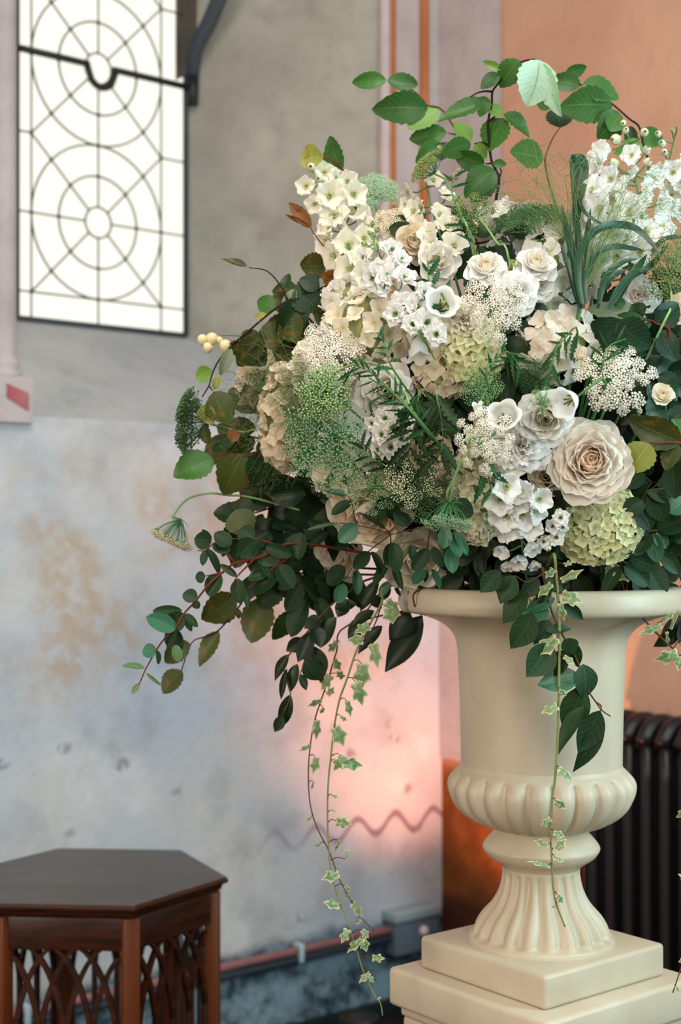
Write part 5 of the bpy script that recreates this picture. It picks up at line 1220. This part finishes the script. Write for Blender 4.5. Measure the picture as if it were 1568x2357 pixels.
# ---------------- umbels
umbel('lace_umbel', 'big white lace umbel on the left front', 748, 800, 80, -.04, (-.55, .45), 46, 19, 'white', M_UW, M_URAY, 111, .35, squash=1.25)
umbel('lace_umbel', 'white lace umbel below the spray roses', 1138, 708, 72, -.09, (-.1, .1), 25, 17, 'white', M_UW, M_URAY, 112, .15)
umbel('lace_umbel', 'wide white lace umbel at right above the peach rose', 1415, 868, 86, -.075, (.05, .25), 25, 18, 'white', M_UW, M_URAY, 113, .2, squash=.85, bracts=14)
umbel('lace_umbel', 'small white lace umbel beside the fluffy bloom', 1112, 1010, 66, -.085, (-.25, .0), 24, 15, 'white', M_UW, M_URAY, 114, .25, squash=1.15, stem=[(1075, 1050), (1045, 1105), (1035, 1155)])
umbel('dill_umbel', 'large grey green starburst umbel at left front', 745, 1020, 96, -.06, (-.35, -.1), 60, 22, 'star', M_UG, M_URAY, 115, .25)
umbel('dill_umbel', 'bright light green umbel below the white lace one', 745, 900, 62, -.085, (-.1, .1), 34, 17, 'bead', M_UL, M_URAY, 116, .3, stem=[(770, 860), (830, 835), (880, 845), (930, 900), (960, 960)])
umbel('dill_umbel', 'upright green umbel standing above the middle delphinium', 975, 372, 42, -.02, (0, 0), 26, 13, 'bead', M_UO, M_URAY, 117, .35, axis=(-.75, -.4, .7), stem=[(1030, 420), (1065, 500), (1085, 560)])
umbel('dill_umbel', 'greenish umbel beside the dark beech stem', 1085, 480, 52, -.02, (-.1, .5), 24, 13, 'bead', M_UO, M_URAY, 118, .4, stem=[(1110, 510), (1145, 560), (1172, 600)])
umbel('lace_umbel', 'blurred grey green umbel right of the cream delphinium', 868, 430, 48, .05, (.1, .7), 22, 15, 'white', M_UG, M_URAYD, 119, .3)
umbel('lace_umbel', 'blurred pale umbel low behind the white stock', 905, 510, 44, .05, (.1, .6), 18, 14, 'white', M_UC, M_URAYD, 120, .3)
umbel('dill_umbel', 'feathery dark green umbel fanning out at the top right', 1235, 490, 66, -.03, (-.1, .9), 44, 18, 'star', M_UD, M_URAY, 121, .2, hubk=.9, stem=[(1266, 590), (1264, 680)], axis=(-.15, -.35, .9))
umbel('dill_umbel', 'feathery green umbel leaning left behind the spray roses', 1185, 490, 56, .02, (-.4, .8), 30, 17, 'star', M_UD, M_URAY, 122, .3, axis=(-.4, -.3, .85))
umbel('dill_umbel', 'yellow green umbel at the right picture edge', 1545, 625, 60, -.06, (.1, .1), 34, 16, 'bead', M_UO, M_URAY, 123, .35, squash=1.1, stem=[(1545, 700), (1520, 760)])
umbel('dill_umbel', 'white green budded umbel above the rim at left of centre', 950, 1105, 64, -.075, (.1, -.1), 30, 13, 'bead', M_UC, M_URAY, 124, .2)
umbel('dill_umbel', 'loose pale green umbel over the drooping cream rose', 860, 1125, 60, -.07, (-.1, -.1), 22, 11, 'bead', M_UL, M_URAY, 125, .2)
umbel('dill_umbel', 'dark olive umbel in shadow beneath the budded one', 985, 1140, 62, -.035, (.1, -.2), 44, 14, 'bead', M_UD, M_URAYD, 126, .2)
umbel('lace_umbel', 'nodding green umbel on an arched pale stem above the rim', 1032, 1205, 56, -.10, (0, 0), 34, 12, 'bead', M_UG, M_URAY, 127, .0, axis=(-.1, -.25, -1), hubk=1.0, stem=[(1038, 1150), (1050, 1090), (1075, 1040), (1095, 1010)], bracts=18)
umbel('lace_umbel', 'drooping umbel on a curved stem at the far left', 392, 1244, 48, 0, (0, 0), 34, 13, 'bead', M_UC, M_URAY, 128, .1, axis=(-.45, -.15, -1), hubk=1.15, stem=[(398, 1190), (430, 1150), (480, 1136), (525, 1140), (600, 1150)], depdelta=0, stemmat=M_STEMP)
umbel('lace_umbel', 'large dark umbel seen from behind at the left edge', 428, 970, 76, -.03, (0, 0), 48, 18, 'bead', M_UD, M_URAYD, 129, .1, axis=(-1, .15, .1), hubk=.7, stem=[(500, 980), (560, 995), (620, 1000)], depdelta=-.03, bracts=20)
umbel('dill_umbel', 'thin dark umbel above the grass on the left flank', 592, 885, 46, -.0, (-.3, .3), 22, 14, 'star', M_UD, M_URAYD, 130, .3, stem=[(640, 905), (690, 915)])
umbel('dill_umbel', 'dark feathery umbel in the gap left of the white rosebud', 1235, 860, 42, -.01, (0, .4), 24, 14, 'star', M_UD, M_URAYD, 131, .3)
umbel('dill_umbel', 'green feathery umbel above the small white lace one', 1110, 890, 44, -.045, (0, -.2), 26, 13, 'star', M_UL, M_URAY, 132, .3)
umbel('dill_umbel', 'small green umbel curl over the white nodding bell', 1250, 915, 30, -.095, (0, .6), 18, 9, 'star', M_UL, M_URAY, 133, .3)

# ---------------- snowberries
sb = thing('snowberry_sprig', 'cream snowberry cluster on the left beneath the leaded window', 'berries', P(545, 790, D - .03))
tube('stem', [P(600, 790, D - .03), P(560, 775, D - .03), P(520, 772, D - .03), P(490, 778, D - .03)], .0014, .0008, M_STEM, sb, 5, 4)
bm = bmesh.new(); bmesh.ops.create_icosphere(bm, subdivisions=2, radius=1)
for v in bm.verts:
    if v.co.z < -.7: v.co.z -= .15
bme = bpy.data.meshes.new('berry'); bm.to_mesh(bme); bm.free(); bme.materials.append(plain('snowberry_cream', '#e3d3a4', .45, .3)); bme.polygons.foreach_set('use_smooth', [True] * len(bme.polygons))
for x, y, r_ in ((466, 781, 12), (488, 779, 14), (479, 799, 12), (519, 795, 14), (505, 782, 8)):
    new('berry', bme, Matrix.Translation(P(x, y, D - .035)) @ scl(r_ * D / F), sb)

# ---------------- grasses and feathery foliage
def blades(label, base, list_, off, seed, w=.012):
    th = thing('grass_blades', label, 'grass', at(*base, off))
    for pts, ww, dd in list_:
        ribbon('blade', [at(x, y, off + dd) for x, y in pts], ww * .72 * D / F, L_['blade'], th)
    tube('stem', [at(*base, off), FOAM + (at(*base, off) - FOAM) * .5], .003, .003, M_STEM, th, 5, 1)
blades('folded green grass blades fanning out left of the right delphinium', (1335, 700),
 [([(1330, 500), (1325, 440), (1322, 374), (1334, 366), (1343, 388), (1337, 445), (1332, 470)], 36, -.02),
  ([(1338, 710), (1325, 620), (1308, 540), (1292, 470)], 24, .0), ([(1340, 710), (1334, 600), (1326, 500), (1322, 440)], 22, -.01), ([(1342, 710), (1345, 620), (1352, 540), (1360, 480)], 18, .0),
  ([(1332, 440), (1340, 480), (1365, 505), (1395, 520)], 12, -.03),
  ([(1340, 700), (1330, 640), (1335, 580), (1365, 535), (1410, 518), (1460, 525), (1500, 560), (1525, 600)], 22, -.06),
  ([(1350, 700), (1345, 640), (1365, 590), (1410, 568), (1455, 572), (1485, 578)], 17, -.04),
  ([(1380, 700), (1392, 640), (1430, 605), (1470, 595)], 16, -.03),
  ([(1375, 710), (1390, 660), (1420, 630), (1440, 625)], 16, -.02), ([(1400, 710), (1430, 660), (1465, 620), (1490, 585)], 22, -.01), ([(1420, 700), (1450, 640), (1500, 610), (1540, 560)], 18, 0),
  ([(1500, 580), (1530, 550), (1580, 545)], 14, -.03), ([(1330, 700), (1310, 620), (1290, 560)], 16, 0)], -.05, 1)
grass('airy seed grass in front of the terracotta wall at the top', (1310, 560), [(1180, 400), (1230, 350), (1290, 380), (1260, 430), (1190, 440), (1350, 380), (1200, 480)], 90, -.04, 141, 34)
grass('fine seed grass veiling the tall right delphinium', (1345, 660), [(1380, 480), (1430, 540), (1500, 450), (1540, 500), (1420, 600), (1370, 560), (1530, 420)], 150, -.075, 142, 36)
grass('fine seed grass veiling the beige hydrangea at left', (760, 900), [(640, 930), (630, 1000), (600, 900), (660, 1060), (560, 980), (690, 980), (640, 860)], 190, -.045, 143, 32)
grass('wisps of seed grass hanging below the left umbel', (700, 990), [(590, 1100), (620, 1120), (560, 1060), (650, 1130), (540, 930), (520, 860), (580, 800)], 70, -.03, 144, 26)
grass('green seed grass at the right picture edge', (1590, 640), [(1540, 540), (1560, 580), (1530, 600), (1568, 500)], 90, -.06, 145, 24)
def feather(label, stems, leaves, mk, off, seed, shape='serr', r=.0018):
    sprig('feathery_foliage', label, 'foliage', stems, leaves, shape, mk, M_STEM, off=off, seed=seed, r=(r, r * .5))
def auto_feather(label, stem, side, off, seed, mk='fern', size=60, n=10, w=.20):
    rng = random.Random(seed); lv = []; sp = smooth_path([V((x, y, 0)) for x, y in stem], 6)
    for i in range(n):
        p = sp[int((i + .5) / n * (len(sp) - 1))]; q = sp[min(len(sp) - 1, int((i + .5) / n * (len(sp) - 1)) + 1)]; a = math.atan2(q.y - p.y, q.x - p.x) + (1 if i % 2 else -1) * rng.uniform(.4, 1.3)
        s = size * rng.uniform(.6, 1.2); lv.append((p.x, p.y, p.x + s * cos(a), p.y + s * sin(a) + s * .2, s * w))
    feather(label, [stem], lv, mk, off, seed)
auto_feather('feathery green leaves crossing the middle left of the arrangement', [(985, 990), (930, 930), (870, 870), (840, 850), (815, 840)], 1, -.085, 151, 'fern', 56, 15, .10)
auto_feather('feathery green leaves with a straight stem toward the centre', [(975, 985), (920, 915), (850, 870)], 1, -.08, 152, 'fern', 50, 11, .09)
auto_feather('dark feathery leaves hanging in the shadowed left centre', [(975, 900), (960, 960), (945, 1020), (935, 1070)], 1, -.06, 153, 'fernd', 74, 14, .17)
auto_feather('dark toothed leaves left of the small white lace umbel', [(1010, 910), (1015, 960), (1020, 1020), (1005, 1060)], 1, -.055, 154, 'fernd', 70, 12, .22)
auto_feather('narrow green leaves below the open bellflower', [(1030, 700), (990, 650), (985, 600)], 1, -.06, 155, 'fern', 52, 8)
auto_feather('narrow curling leaves over the beige white hydrangea', [(1330, 765), (1300, 780), (1276, 815), (1270, 860)], 1, -.055, 156, 'fern', 50, 12, .16)
auto_feather('narrow curling leaves over the lime hydrangea', [(1120, 870), (1140, 830), (1170, 810), (1200, 850)], 1, -.06, 157, 'fern', 50, 12, .14)
auto_feather('thin toothed leaf sprig rising before the white hydrangea', [(905, 850), (890, 800), (870, 770)], 1, -.075, 158, 'fern', 40, 8, .18)
auto_feather('dark wiry leaves low in the left centre', [(960, 1130), (900, 1080), (850, 1050), (830, 1020)], 1, -.055, 159, 'fernd', 54, 12, .16)
auto_feather('narrow leaves hanging from the fluffy white bloom', [(1120, 1050), (1125, 1090), (1130, 1130)], 1, -.065, 160, 'fern', 56, 6, .22)
auto_feather('wispy leaf arms above the wide white lace umbel', [(1385, 850), (1400, 800), (1440, 780)], 1, -.07, 161, 'fern', 60, 8, .09)
auto_feather('thin wiry leaves beside the dark beech stem', [(1090, 560), (1060, 500), (1040, 440), (1050, 400)], 1, -.01, 162, 'fern', 50, 10, .12)
